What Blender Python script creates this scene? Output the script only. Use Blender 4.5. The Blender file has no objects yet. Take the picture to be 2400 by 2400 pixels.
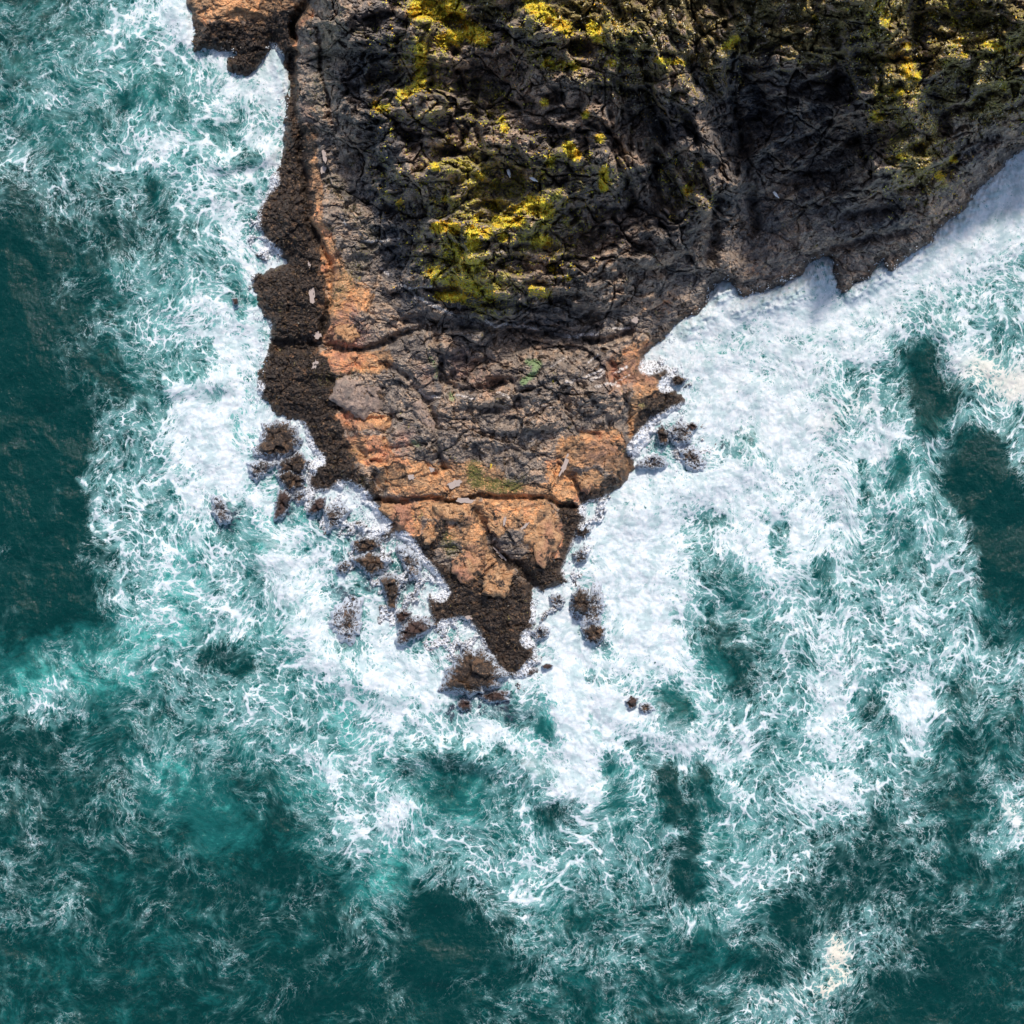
import bpy, math, time
import numpy as np

T0 = time.time()
# ------------------------------------------------------------------ camera, sky, sun, exposure
S = 0.03            # metres per photo pixel at sea level
H = 100.0           # height of the drone above the sea
scene = bpy.context.scene
C = scene.collection
cam_d = bpy.data.cameras.new('camera')
cam_d.sensor_width = 36.0
cam_d.lens = 36.0 * H / (2400 * S)
cam_d.clip_start = 1.0
cam_d.clip_end = 30000.0
cam = bpy.data.objects.new('camera', cam_d)
cam.location = (0, 0, H)
C.objects.link(cam)
scene.camera = cam

SUN_EL = math.radians(54)
SUN_AZ = math.radians(14)      # measured from north (+y, top of the picture) towards east
world = bpy.data.worlds.new('World')
scene.world = world
world.use_nodes = True
wn = world.node_tree
wn.nodes.clear()
w_out = wn.nodes.new('ShaderNodeOutputWorld')
w_bg = wn.nodes.new('ShaderNodeBackground')
w_sky = wn.nodes.new('ShaderNodeTexSky')
w_sky.sky_type = 'NISHITA'
w_sky.sun_disc = False
w_sky.sun_elevation = SUN_EL
w_sky.sun_rotation = SUN_AZ
w_sky.air_density = 1.0
w_sky.dust_density = 2.0
w_bg.inputs['Strength'].default_value = 0.15
wn.links.new(w_sky.outputs[0], w_bg.inputs[0])
wn.links.new(w_bg.outputs[0], w_out.inputs[0])

sun_d = bpy.data.lights.new('sun', 'SUN')
sun_d.energy = 3.6
sun_d.angle = math.radians(5)
sun_d.color = (1.0, 0.93, 0.84)
sun = bpy.data.objects.new('sun', sun_d)
sun.rotation_euler = (math.pi / 2 - SUN_EL, 0, math.pi - SUN_AZ)
C.objects.link(sun)
scene.view_settings.view_transform = 'Standard'
scene.view_settings.look = 'None'
scene.view_settings.gamma = 1.0
scene.view_settings.exposure = 0.25
scene.cycles.max_bounces = 4

F = np.float32
def at(u, v, h):
    """photo pixel at sea-level scale + height -> world point"""
    k = (1.0 - h / H) * S
    return (u - 1200.0) * k, (1200.0 - v) * k, h

# ------------------------------------------------------------------ noise toolbox
_r = np.random.RandomState(11)
_ang = _r.rand(256, 256).astype(F) * 6.2831853
GX, GY = np.cos(_ang), np.sin(_ang)
VR = [_r.rand(256, 256).astype(F) for _ in range(6)]

def gnoise(x, y, seed=0):
    x = np.asarray(x, F) + F(seed * 17.37); y = np.asarray(y, F) + F(seed * 9.13)
    fx = np.floor(x); fy = np.floor(y)
    ix = fx.astype(np.int32); iy = fy.astype(np.int32)
    dx = x - fx; dy = y - fy
    sx = dx * dx * dx * (dx * (dx * 6 - 15) + 10); sy = dy * dy * dy * (dy * (dy * 6 - 15) + 10)
    x0 = ix & 255; x1 = (ix + 1) & 255; y0 = iy & 255; y1 = (iy + 1) & 255
    def g(a, b, ex, ey): return GX[a, b] * ex + GY[a, b] * ey
    n0 = g(x0, y0, dx, dy); n1 = g(x1, y0, dx - 1, dy)
    n2 = g(x0, y1, dx, dy - 1); n3 = g(x1, y1, dx - 1, dy - 1)
    a = n0 + sx * (n1 - n0); b = n2 + sx * (n3 - n2)
    return (a + sy * (b - a)) * F(1.5)

def fbm(x, y, scale, octaves=4, seed=0, gain=0.5, ridged=False):
    out = 0; amp = 1.0; tot = 0
    for k in range(octaves):
        n = gnoise(x / scale, y / scale, seed + k * 3)
        if ridged: n = 1 - 2 * np.abs(n)
        out = out + amp * n; tot += amp
        amp *= gain; scale = scale / 2.03
    return out / tot

def voro(x, y, scale, seed=0, jitter=0.9):
    """F1, F2-F1, random of the cell, offset to the cell point"""
    x = np.asarray(x, F) / scale; y = np.asarray(y, F) / scale
    ix = np.floor(x).astype(np.int32); iy = np.floor(y).astype(np.int32)
    f1 = np.full(x.shape, 9, F); f2 = np.full(x.shape, 9, F)
    r0 = np.zeros(x.shape, F); r1 = np.zeros(x.shape, F); r2 = np.zeros(x.shape, F)
    ox = np.zeros(x.shape, F); oy = np.zeros(x.shape, F)
    A, B, R0, R1, R2 = VR[0], VR[1], VR[2], VR[3], VR[4]
    for j in (-1, 0, 1):
        for i in (-1, 0, 1):
            cx = ix + i; cy = iy + j
            a = (cx + seed * 31) & 255; b = (cy + seed * 57) & 255
            px = cx + 0.5 + (A[a, b] - 0.5) * jitter - x
            py = cy + 0.5 + (B[a, b] - 0.5) * jitter - y
            d = np.sqrt(px * px + py * py)
            m = d < f1
            f2 = np.where(m, f1, np.minimum(f2, d)); f1 = np.where(m, d, f1)
            r0 = np.where(m, R0[a, b], r0); r1 = np.where(m, R1[a, b], r1); r2 = np.where(m, R2[a, b], r2)
            ox = np.where(m, -px, ox); oy = np.where(m, -py, oy)
    return f1, f2 - f1, r0, r1, r2, ox, oy

def ss(a, b, x):
    t = np.clip((x - a) / (b - a), 0, 1)
    return t * t * (3 - 2 * t)

# ------------------------------------------------------------------ layout fields on a coarse map
GU0, GV0, GS = -500.0, -900.0, 5.0
NU, NV = 700, 800
gu = (GU0 + GS * np.arange(NU)).astype(F)
gv = (GV0 + GS * np.arange(NV)).astype(F)

def samp(f, u, v):
    x = np.clip((u - GU0) / GS, 0, NU - 1.001); y = np.clip((v - GV0) / GS, 0, NV - 1.001)
    ix = x.astype(np.int32); iy = y.astype(np.int32)
    dx = (x - ix).astype(F); dy = (y - iy).astype(F)
    return (f[iy, ix] * (1 - dx) + f[iy, ix + 1] * dx) * (1 - dy) + (f[iy + 1, ix] * (1 - dx) + f[iy + 1, ix + 1] * dx) * dy

def seg_dist(X, Y, pts, closed=False):
    d = np.full(X.shape, 1e9, F)
    n = len(pts)
    for i in range(n if closed else n - 1):
        x0, y0 = pts[i][:2]; x1, y1 = pts[(i + 1) % n][:2]
        ex, ey = x1 - x0, y1 - y0
        L = ex * ex + ey * ey + 1e-6
        t = np.clip(((X - x0) * ex + (Y - y0) * ey) / L, 0, 1)
        q = (X - x0 - t * ex) ** 2 + (Y - y0 - t * ey) ** 2
        d = np.minimum(d, q)
    return np.sqrt(d)

def inside(X, Y, pts):
    c = np.zeros(X.shape, bool)
    n = len(pts)
    for i in range(n):
        x0, y0 = pts[i][:2]; x1, y1 = pts[(i + 1) % n][:2]
        if y0 == y1: continue
        m = ((y0 > Y) != (y1 > Y)) & (X < (x1 - x0) * (Y - y0) / (y1 - y0) + x0)
        c ^= m
    return c

def paint(strokes, soft=0.6, mode='max'):
    """strokes: (points, radius[, value]) -> soft mask on the coarse map"""
    out = np.zeros((NV, NU), F)
    for s in strokes:
        pts, r = s[0], s[1]
        val = s[2] if len(s) > 2 else 1.0
        us = [p[0] for p in pts]; vs = [p[1] for p in pts]
        R = r * (1 + soft) + 2
        a = max(0, int((min(us) - R - GU0) / GS)); b = min(NU, int((max(us) + R - GU0) / GS) + 2)
        c = max(0, int((min(vs) - R - GV0) / GS)); d = min(NV, int((max(vs) + R - GV0) / GS) + 2)
        if a >= b or c >= d: continue
        X, Y = np.meshgrid(gu[a:b], gv[c:d])
        q = seg_dist(X, Y, pts if len(pts) > 1 else [pts[0], (pts[0][0] + .1, pts[0][1])])
        m = (1 - ss(r * (1 - soft), r * (1 + soft), q)) * val
        if mode == 'max': out[c:d, a:b] = np.maximum(out[c:d, a:b], m)
        else: out[c:d, a:b] += m
    return out

COAST = [(430,-900),(400,-600),(418,-300),(440,-150),(425,-60),(436,0),(448,37),(452,83),(452,122),(468,116),(499,118),(541,124),(553,129),(532,141),(530,166),(557,178),(582,177),(611,153),(626,128),(636,108),
(645,126),(661,132),(669,174),(671,207),(669,244),(663,290),(662,352),(655,393),(636,410),(626,447),(607,476),(603,509),(595,530),(617,549),(592,559),(621,572),(588,592),(615,613),(630,625),(632,588),(648,596),
(671,609),(671,617),(632,629),(588,650),(587,671),(597,690),(607,722),(628,758),(632,780),(620,799),(631,811),(617,855),(601,886),(597,914),(600,928),(628,945),(643,970),(684,985),(700,984),(704,1001),(715,1024),(730,1060),(747,1075),
(720,1081),(715,1091),(717,1115),(715,1138),(722,1148),(733,1156),(759,1156),(785,1148),(805,1146),(814,1130),(839,1151),(844,1174),(862,1192),(896,1226),(878,1234),(855,1247),(842,1260),(888,1264),(914,1270),(925,1259),
(950,1277),(975,1306),(1008,1346),(1037,1379),(1022,1390),(997,1401),(997,1419),(1008,1448),(1015,1473),(1030,1484),(1048,1477),(1077,1455),(1095,1459),(1113,1484),(1138,1527),(1164,1567),(1182,1585),(1222,1593),(1240,1589),
(1265,1578),(1267,1567),(1243,1560),(1262,1542),(1260,1509),(1250,1490),(1258,1460),(1256,1430),(1252,1400),(1254,1386),(1269,1390),(1294,1383),(1330,1362),(1318,1335),(1334,1300),(1348,1254),(1374,1214),(1376,1182),(1411,1175),(1435,1159),(1457,1140),(1473,1116),
(1487,1103),(1488,1078),(1501,1063),(1512,1045),(1528,1030),(1525,1010),(1541,994),(1557,982),(1597,960),(1609,945),(1594,926),(1581,911),(1570,900),(1597,888),(1590,875),(1578,861),(1547,848),(1516,845),(1513,833),(1538,811),(1557,799),
(1578,774),(1603,749),(1634,743),(1655,720),(1668,690),(1693,663),(1712,662),(1723,683),(1738,704),(1761,692),(1782,687),(1815,679),(1848,663),(1882,646),(1898,617),(1931,605),(1948,609),(1952,638),(1960,679),(1969,691),(1985,687),
(2002,671),(2039,658),(2055,625),(2068,613),(2076,640),(2097,633),(2130,605),(2167,580),(2188,571),(2200,538),(2229,518),(2262,489),(2300,439),(2341,410),(2358,381),(2400,355),(2520,290),(2650,180),(2800,120),(3000,-50),(3000,-900)]

# waterline distance (positive on land), measured on an 10 px lattice, then refined
X8, Y8 = np.meshgrid(gu[::1], gv[::1])
SD = np.full((NV, NU), 0, F)
d8 = seg_dist(X8[::2, ::2], Y8[::2, ::2], COAST, True)
far = np.repeat(np.repeat(d8, 2, 0), 2, 1)[:NV, :NU]
near = far < 90
SD = far.copy()
SD[near] = seg_dist(X8[near], Y8[near], COAST, True)
SD = np.where(inside(X8, Y8, COAST), SD, -SD).astype(F)

# macro height control points (m)
CP = [(500,40,2.2),(560,0,2.6),(640,40,2.0),(650,-120,3),(690,60,3.0),(690,200,2.6),(690,350,1.8),(640,520,1.0),(650,700,1.1),(660,880,1.1),(700,1000,1.0),(760,1110,1.0),(830,1170,.9),
(740,150,4.0),(735,420,2.6),(745,560,2.4),(770,640,2.3),(800,720,2.4),(800,850,2.0),(860,960,2.1),(870,1080,1.9),(810,60,8),(830,200,7.6),(850,380,6.0),(880,500,5.4),(900,620,4.3),(930,720,3.6),
(960,100,11.5),(960,250,10.6),(960,400,9.6),(990,550,8.2),(1030,640,7.2),(1100,695,6.4),(1230,705,6.4),(1360,700,6.2),(1450,720,4.4),
(1100,0,14),(1120,150,12.6),(1120,300,11.4),(1150,450,10.4),(1150,560,9.6),(1200,640,8.6),(1300,20,15.5),(1300,180,13.8),(1300,330,12.2),(1300,480,10.6),(1300,600,9.2),(1400,620,8.0),(1430,500,9.4),(1480,640,6.2),(1560,590,5.8),(1560,700,3.4),(1620,690,2.0),
(1500,60,16.2),(1500,200,14.4),(1500,330,12.8),(1600,100,15.6),(1600,250,13.6),(1600,400,11.6),(1600,500,9.6),(1660,350,12),(1660,480,8.4),(1660,600,4.6),(1660,640,2.8),
(1735,180,9.6),(1740,330,6.6),(1730,460,4.6),(1720,560,2.8),(1760,80,14.5),(1850,120,13.2),(1850,230,8.6),(1850,350,6.4),(1860,470,4.8),(1850,580,2.6),(1940,60,15.2),(1960,200,10.6),(1990,330,8.2),(2000,460,5.4),(1990,560,2.8),(2050,120,15),(2080,260,12.6),(2100,370,8.6),(2130,440,5.4),(2120,520,4.0),(2060,600,1.6),
(2180,60,15.4),(2190,200,12.4),(2190,330,8),(2180,470,4.6),(2250,330,6.4),(2270,420,3.0),(2230,480,1.8),(2300,80,14.4),(2320,220,10),(2340,310,6),(2380,330,2.4),(2400,60,14),(2480,150,11),(2600,-100,16),
(1500,-300,19),(1000,-300,15),(2100,-300,19),(700,-300,5),(550,-300,3),(850,-500,9),(2700,-500,18),(1500,-800,22),(2400,-800,21),(800,-800,9),
(1040,800,4.4),(960,830,3.6),(1200,815,4.6),(1350,830,4.4),(1450,800,3.4),(1500,850,2.4),(1540,930,1.4),(960,900,3.2),(1100,880,4.6),(1260,880,4.8),(1400,900,4.4),(1060,1000,3.9),(1200,980,4.2),(1350,1000,3.8),(1460,960,3.2),(1520,1000,1.6),
(950,1050,2.6),(940,1130,2.2),(1020,1120,2.5),(1120,1110,2.7),(1260,1100,2.7),(1400,1090,2.4),(1450,1050,2.2),(890,1180,1.5),(930,1210,2.0),(1020,1220,2.3),(1100,1220,2.5),(1200,1220,2.6),(1300,1210,2.2),(1350,1180,1.3),(990,1290,1.5),(1080,1320,2.0),(1160,1350,1.9),(1240,1330,1.6),(1280,1330,1.1),
(1050,1410,1.0),(1120,1440,1.2),(1200,1430,1.3),(1170,1510,1.1),(1220,1560,.9)]
cp = np.array(CP, float)
def rbf_fit(P):
    n = len(P); X = P[:, :2] / 1000
    D = np.sqrt(((X[:, None] - X[None]) ** 2).sum(-1) + 1e-4)
    A = np.zeros((n + 3, n + 3)); A[:n, :n] = D + np.eye(n) * -0.002; A[:n, n] = 1; A[:n, n + 1:] = X; A[n, :n] = 1; A[n + 1:, :n] = X.T
    return np.linalg.solve(A, np.r_[P[:, 2], 0, 0, 0])
wgt = rbf_fit(cp)
Xm, Ym = X8[::3, ::3] / 1000, Y8[::3, ::3] / 1000
acc = wgt[-3] + wgt[-2] * Xm + wgt[-1] * Ym
for k in range(len(cp)):
    acc = acc + wgt[k] * np.sqrt((Xm - cp[k, 0] / 1000) ** 2 + (Ym - cp[k, 1] / 1000) ** 2 + 1e-4)
def upsample(a, k):
    ny, nx = a.shape
    yi = np.clip(np.arange(NV) / k, 0, ny - 1.001); xi = np.clip(np.arange(NU) / k, 0, nx - 1.001)
    iy = yi.astype(int); ix = xi.astype(int); dy = (yi - iy)[:, None]; dx = (xi - ix)[None]
    return ((a[iy][:, ix] * (1 - dx) + a[iy][:, ix + 1] * dx) * (1 - dy) + (a[iy + 1][:, ix] * (1 - dx) + a[iy + 1][:, ix + 1] * dx) * dy).astype(F)
MAC = upsample(acc, 3)

# cracks and gullies: (points, half width px, depth m)
CR = [([(618,799),(700,806),(752,802),(808,820),(848,819),(901,805),(938,783),(985,774),(1034,769),(1093,768),(1156,774),(1224,774),(1274,783),(1317,789),(1364,796),(1423,799),(1470,780)],6,1.1),
([(660,815),(752,802),(808,820)],13,.8),
([(901,851),(954,880),(991,926),(1016,973),(1025,1004),(1016,1035),(1030,1070),(1040,1097)],7,.7),
([(1025,774),(1028,836),(1038,895),(1078,914),(1150,907),(1162,895),(1206,892)],7,.8),
([(863,1169),(932,1174),(990,1169),(1062,1176),(1135,1162),(1225,1170),(1280,1169),(1309,1183),(1345,1185)],5,.9),
([(1120,1201),(1153,1263),(1167,1303),(1207,1325),(1243,1354),(1254,1379)],10,.8),
([(723,0),(700,30),(686,60),(694,90)],7,1.6),([(745,60),(756,166),(769,232),(773,290)],4,.7),
([(698,290),(708,373),(715,455),(727,518),(740,551),(769,613),(773,663),(769,712),(756,766),(750,800)],7,.9),
([(686,120),(684,200),(690,260),(698,290)],8,1.0),
([(774,895),(800,940),(808,973),(830,1020),(845,1060),(870,1100),(890,1150)],8,.5),([(916,973),(907,1050),(900,1080),(870,1078)],6,.6),([(808,973),(860,985),(916,973)],4,.4),
([(907,1050),(950,1052),(1016,1035)],5,.45),([(1016,1035),(1000,1080),(1020,1110)],5,.4),([(803,1047),(860,1060),(907,1060)],5,.4),
([(1224,571),(1290,600),(1340,560)],4,.5),([(1440,617),(1369,638),(1286,667),(1200,675)],4,.6),([(1444,629),(1480,690),(1430,730)],5,.5),
([(1535,489),(1564,559),(1618,605)],7,.9),([(1365,551),(1390,588),(1431,617)],7,.9),([(1365,551),(1340,490),(1350,420),(1330,380)],5,.7),([(1431,617),(1445,560),(1440,500)],5,.6),
([(1431,311),(1444,373),(1473,456),(1481,489)],13,1.6),([(1539,352),(1543,414),(1535,489)],8,1.2),([(1500,400),(1530,430)],9,1.0),
([(1514,145),(1522,207),(1531,290),(1560,330)],9,1.3),([(1390,108),(1452,125),(1500,122),(1560,128),(1618,137)],5,.9),([(1121,166),(1112,248),(1121,315),(1140,370)],8,1.2),
([(1365,232),(1340,270),(1400,300)],6,.8),([(1547,219),(1618,215)],7,1.1),([(1400,205),(1460,212),(1514,205)],6,.9),([(1141,54),(1190,80),(1245,95),(1348,108),(1390,108)],9,1.4),([(1060,40),(1141,54)],8,1.0),
([(835,207),(870,195),(897,186),(940,165)],6,.9),([(855,132),(900,128),(959,99)],5,.8),([(890,265),(930,270),(970,250)],6,.8),([(960,340),(1000,350),(1060,360),(1100,350)],7,1.0),([(1190,230),(1240,290),(1290,300)],6,.8),([(1050,300),(1100,330)],9,1),
([(1680,393),(1676,497),(1667,605)],12,1.6),([(1724,103),(1703,186),(1745,331),(1761,414),(1770,538)],9,1.4),([(1745,150),(1800,260)],14,1.4),
([(1952,75),(1973,166),(1960,230)],13,1.8),([(1915,0),(1910,62)],10,1.4),([(2155,-60),(2142,103),(2180,186),(2205,250),(2213,310)],14,1.7),
([(2205,400),(2221,393),(2262,355),(2312,331),(2330,320)],13,1.7),([(1990,505),(2047,497),(2100,490),(2150,484)],7,1.0),([(1956,580),(2000,572),(2039,559),(2120,545)],9,1.1),
([(2000,200),(2010,330),(2040,400)],6,1.0),([(2060,170),(2075,260)],5,.9),([(2250,180),(2320,130),(2400,110)],6,.8),([(2213,310),(2300,285),(2400,240)],5,.8),([(1330,880),(1380,920),(1435,1000),(1465,940)],4,.4),
([(1325,910),(1330,990),(1345,1010),(1400,1020)],6,.5),([(1433,850),(1450,900),(1470,950)],7,.6),([(1475,960),(1480,1040),(1470,1100)],6,.5),([(1205,940),(1240,910)],4,.5),([(1150,1060),(1160,1000),(1205,940)],3,.35),
([(1335,1110),(1345,1130),(1365,1150)],12,.6),([(1300,1060),(1240,1075),(1200,1050),(1130,1075)],5,.4),([(1150,1030),(1155,1090)],6,.4),
([(950,745),(1000,752),(1060,758),(1150,748),(1260,752)],9,.8),([(1230,720),(1320,728),(1400,740)],5,.7),([(1155,580),(1158,700)],2.5,.4),([(1232,560),(1234,690)],2.5,.45),([(1288,650),(1289,710)],2.5,.4),
([(1130,680),(1200,660),(1288,640),(1340,610)],2.5,.4),([(1280,700),(1350,720),(1400,770)],4,.5),([(1030,560),(1100,590),(1180,580),(1240,575)],5,.7),([(850,570),(900,585),(960,560),(1010,600)],4,.6),([(1010,560),(1015,640),(1040,700)],3,.5),
([(900,470),(930,520),(1000,510)],6,.8),([(1015,150),(1010,230),(960,270)],6,.8),([(1080,90),(1060,150),(1080,210),(1050,260)],7,.9),([(1380,330),(1320,420),(1350,480)],5,.6),([(1230,400),(1190,440),(1120,430)],4,.6)]
DEP = np.zeros((NV, NU), F)
for pts, w, dep in CR:
    q = paint([(pts, w * 1.15, dep * 1.35)], soft=0.9)
    DEP = np.maximum(DEP, q)
RIDGE = paint([([(1560,130),(1600,200),(1640,290),(1690,370),(1700,420)],30,1.4),([(1400,330),(1440,420),(1465,500)],14,.6),([(2110,200),(2150,290),(2180,380),(2205,420)],26,1.0),([(1500,380),(1590,440),(1640,520)],26,.6)], soft=.9)

ORG = paint([([(690,90),(686,200),(692,280)],9,.8),([(722,330),(735,440),(742,520)],20,.9),([(745,540),(770,600),(790,660),(850,700)],30,.8),([(790,720),(790,790)],34,.9),([(770,845),(880,850),(900,840)],26,1),([(762,900),(800,905)],16,1),([(800,985),(900,990)],20,.9),([(830,1050),(890,1060)],34,1),
([(945,1120),(1000,1120),(1150,1130)],40,1),([(930,1090),(900,1130)],22,.8),([(1100,1110),(1130,1140)],30,1),([(1340,1060),(1430,1040),(1460,1080)],40,1),([(1310,1110),(1320,1150)],36,1),([(1390,1120),(1400,1150)],26,1),([(1500,945),(1500,1010)],26,.95),([(1450,870),(1500,830),(1520,850),(1520,900)],36,.8),
([(900,1195),(960,1200),(960,1235)],26,1),([(1010,1190),(1110,1190),(1110,1230)],28,1),([(1010,1240),(1080,1250)],20,.8),([(1110,1250),(1120,1310),(1170,1350)],34,.9),([(1170,1200),(1250,1200),(1280,1260)],46,1),([(1270,1290),(1280,1320)],18,.9),
([(460,10),(540,15),(690,25)],42,.85),([(480,60),(500,80)],18,.6),([(1200,1150),(1300,1150)],20,.8),([(1500,720),(1540,740),(1560,700)],22,.35),([(1720,640),(1830,640),(1900,600)],24,.3),([(2010,640),(2040,610)],24,.2)], soft=.5)
LEDGE = paint([([(455,100),(620,100),(665,60)],40),([(560,150),(600,140)],30),([(668,100),(686,330)],24),([(690,330),(670,450),(650,560)],45),([(700,480),(720,640),(735,760)],32),([(640,650),(680,780),(660,900),(640,930)],70),([(720,960),(790,1120)],52),([(740,860),(760,960)],26),([(810,1130),(900,1230)],34),([(880,1250),(1070,1400)],38),([(1030,1430),(1200,1440),(1190,1560)],75),
([(1240,1330),(1330,1340)],30),([(1340,1280),(1370,1210),(1440,1140)],24),([(1330,1190),(1340,1300)],18),([(1540,950),(1600,930)],34),([(1490,1060),(1540,1030)],24),([(980,1270),(1000,1290),(1030,1240)],18,.8),([(1170,1310),(1240,1340)],14,.9),([(1290,1390),(1290,1350)],26)], soft=.45)
DARK_SHADE = paint([([(860,0),(880,120),(850,200)],40,.7),([(880,260),(900,330),(890,450),(910,540),(960,640)],46,1),([(960,700),(1060,720),(1200,735),(1300,745)],34,.9),([(1030,830),(1030,900)],18,.8),([(1720,200),(1790,260),(1850,300)],110,1),([(1720,420),(1800,520)],70,.7),([(1560,290),(1620,330)],40,.8),([(1900,380),(2000,500)],80,.5),([(2000,50),(2010,180)],40,.8),([(2160,60),(2200,250)],40,.7),([(2230,380),(2300,350)],24,.9),([(1380,450),(1600,560)],70,.45),([(2040,520),(2120,510)],26,.9),([(1700,560),(1710,480)],36,.8)], soft=.8)  # dark rock zones that also paint in the shade of faces and gullies
YEL = paint([([(985,20),(1040,30)],26,1),([(1060,10),(1075,40)],20,1),([(1100,70),(1130,90)],22,1),([(1040,95),(1070,85)],18,1),([(990,110),(985,190)],15,.9),([(940,225),(985,200)],14,.7),([(1245,12),(1290,40)],20,.9),([(1310,60),(1330,70)],16,.9),([(1385,62),(1405,90)],14,1),
([(1280,148),(1350,155)],12,.8),([(1425,148),(1435,148)],8,1),([(1540,142),(1600,148)],7,.9),([(1275,240)],10,1),([(1372,268)],11,1),([(1332,345),(1352,365)],13,1.1),([(1405,325)],12,1),([(1415,400),(1412,440)],11,1.1),([(1180,300)],12,.8),([(1175,280)],9,.8),([(880,250),(910,254)],12,.7),([(1020,390)],11,.9),([(1125,412)],11,1),([(1290,378)],14,.8),
([(1245,480),(1275,490)],22,1),([(1215,490)],10,1.1),([(1160,484)],12,1),([(1170,520),(1215,520)],16,1),([(1108,545),(1108,575)],17,1.1),([(1141,548)],14,1),([(1178,556)],11,1.1),([(1258,566),(1278,566)],15,1),([(1025,535),(1068,535)],13,1.1),([(1112,513)],10,.8),([(1042,468)],9,.8),([(938,480)],12,.7),([(1030,690),(1085,700)],12,1),([(1021,640)],20,.7),([(1104,670)],22,.7),([(1060,590),(1100,620)],26,.6),([(1129,621)],10,.9),
([(1060,660),(1150,690)],20,.6),([(1295,633)],8,1),([(1332,650)],7,.9),([(1250,680),(1280,690)],14,.6),([(1609,447)],12,.8),([(1642,385)],9,.8),([(1700,112),(1725,95)],11,.8),([(1300,640)],5,.8),([(2126,108)],9,1),([(2130,150),(2125,175)],12,1.1),([(2150,178)],11,1),([(2109,215)],9,1.2),([(2088,207)],6,1),([(2113,368)],10,1),([(2055,273)],18,.7),([(2205,414)],12,.9),([(2233,373)],10,.9),([(2242,99)],13,.9),([(2258,132)],9,.8),([(2310,103),(2345,115)],9,.9),([(2238,54)],9,.8),([(2399,124)],9,.8),([(2188,37)],9,.8),([(1910,45)],10,.8),([(2279,12)],9,.7),([(2060,20),(2080,50)],14,.6),
([(825,960),(835,945)],7,.5),([(838,955),(850,968)],7,.9),([(1300,895)],5,.7),([(1150,1090)],5,.7)], soft=.55)
YELW = paint([([(1000,30),(1000,180)],75,.5),([(950,220),(1120,250)],90,.35),([(1100,430),(1250,500)],130,.55),([(1060,600),(1150,660)],90,.55),([(1300,380),(1420,420)],60,.4),([(880,400),(980,480)],60,.25),([(1250,60),(1450,100)],80,.4),([(2080,80),(2150,400)],90,.4),([(2250,60),(2380,160)],110,.4),([(1580,420),(1620,470)],50,.35),([(800,30),(900,120)],70,.2)], soft=.8)
VEG = paint([([(1280,-60),(1500,40),(1700,40),(1900,20),(2400,0)],100,1),([(1300,-500),(2700,-500)],450,1),([(1100,-500),(1150,-150)],200,1),([(1480,140),(1640,160)],70,.75),([(1680,130),(1760,60)],60,.9),([(2050,100),(2120,250),(2160,380)],75,.9),([(2230,60),(2300,200)],110,.95),([(2400,60),(2600,100)],140,1),([(1400,180),(1580,240)],50,.5),([(1250,130),(1350,160)],45,.6),([(1900,120),(1950,60)],60,.9),([(1560,380),(1640,460)],36,.35),([(1850,90),(1880,130)],50,.8)], soft=.55)
GRN = paint([([(1238,848),(1262,852),(1245,882),(1225,896)],9,1),([(1008,838),(1022,860),(1022,885)],7,.65),([(1056,925),(1060,935)],7,.9),([(968,1036),(980,1042)],8,.7),([(1100,840)],7,.3)], soft=.5)
MOSS = paint([([(1110,1100),(1120,1130)],24,1),([(1150,1135),(1210,1140)],24,.9),([(1230,1120)],20,.5),([(790,700),(870,560),(780,420)],30,.5),([(770,60),(740,250)],30,.5),([(855,1130)],20,.5),([(760,890),(850,870)],20,.5),([(1050,1260),(1060,1290)],18,.8),([(980,1060)],20,.3)], soft=.8)
RED = paint([([(800,780),(830,790)],34,.8),([(815,735)],22,.8),([(845,1130)],14,.8),([(950,1020),(940,1060)],18,.6),([(1070,835),(1090,870)],26,.5),([(1000,880)],30,.3),([(1450,880),(1490,860)],40,.6),([(1390,1060),(1440,1050)],30,.5),([(1150,900),(1120,890)],26,.4),([(720,250),(730,330)],14,.4)], soft=.8)
VEIN = paint([([(1140,752),(1160,764),(1195,760),(1225,766),(1262,770)],2.6,1),([(1300,783),(1340,790),(1370,784),(1402,782)],3,1),([(1420,772),(1485,771)],2,.8),([(1325,897),(1370,885),(1410,866)],2.5,.8),([(1382,893),(1410,880),(1415,872)],2.5,1),([(1395,905),(1440,900),(1452,906)],2.5,.9),([(1380,850),(1402,828)],2.2,.8),([(1440,873),(1470,860)],2.2,.9),([(1445,895),(1475,880)],2,.6),
([(847,567),(880,566),(934,559)],2.6,.8),([(975,696),(1010,712),(1058,737)],3.2,1),([(934,667),(970,676),(1013,671)],2.6,.8),([(893,630),(910,642)],3,.8),([(982,915),(1000,932),(1028,930)],3,1),([(1070,925),(1110,935)],2.4,.8),([(1165,918),(1195,930)],2.4,.7),([(1290,860),(1330,835)],2,.6),([(1290,910),(1310,890)],2,.5),([(1220,1040),(1270,1030)],2,.5),([(1250,940),(1290,955)],2,.6),([(1060,560),(1120,600),(1180,588)],2,.5),([(800,510),(812,530)],2,.7),([(1770,560),(1790,535)],3,.4),([(1790,580),(1850,560),(1900,540)],3,.35),([(1130,540),(1190,585)],2,.5)], soft=.9)
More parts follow.
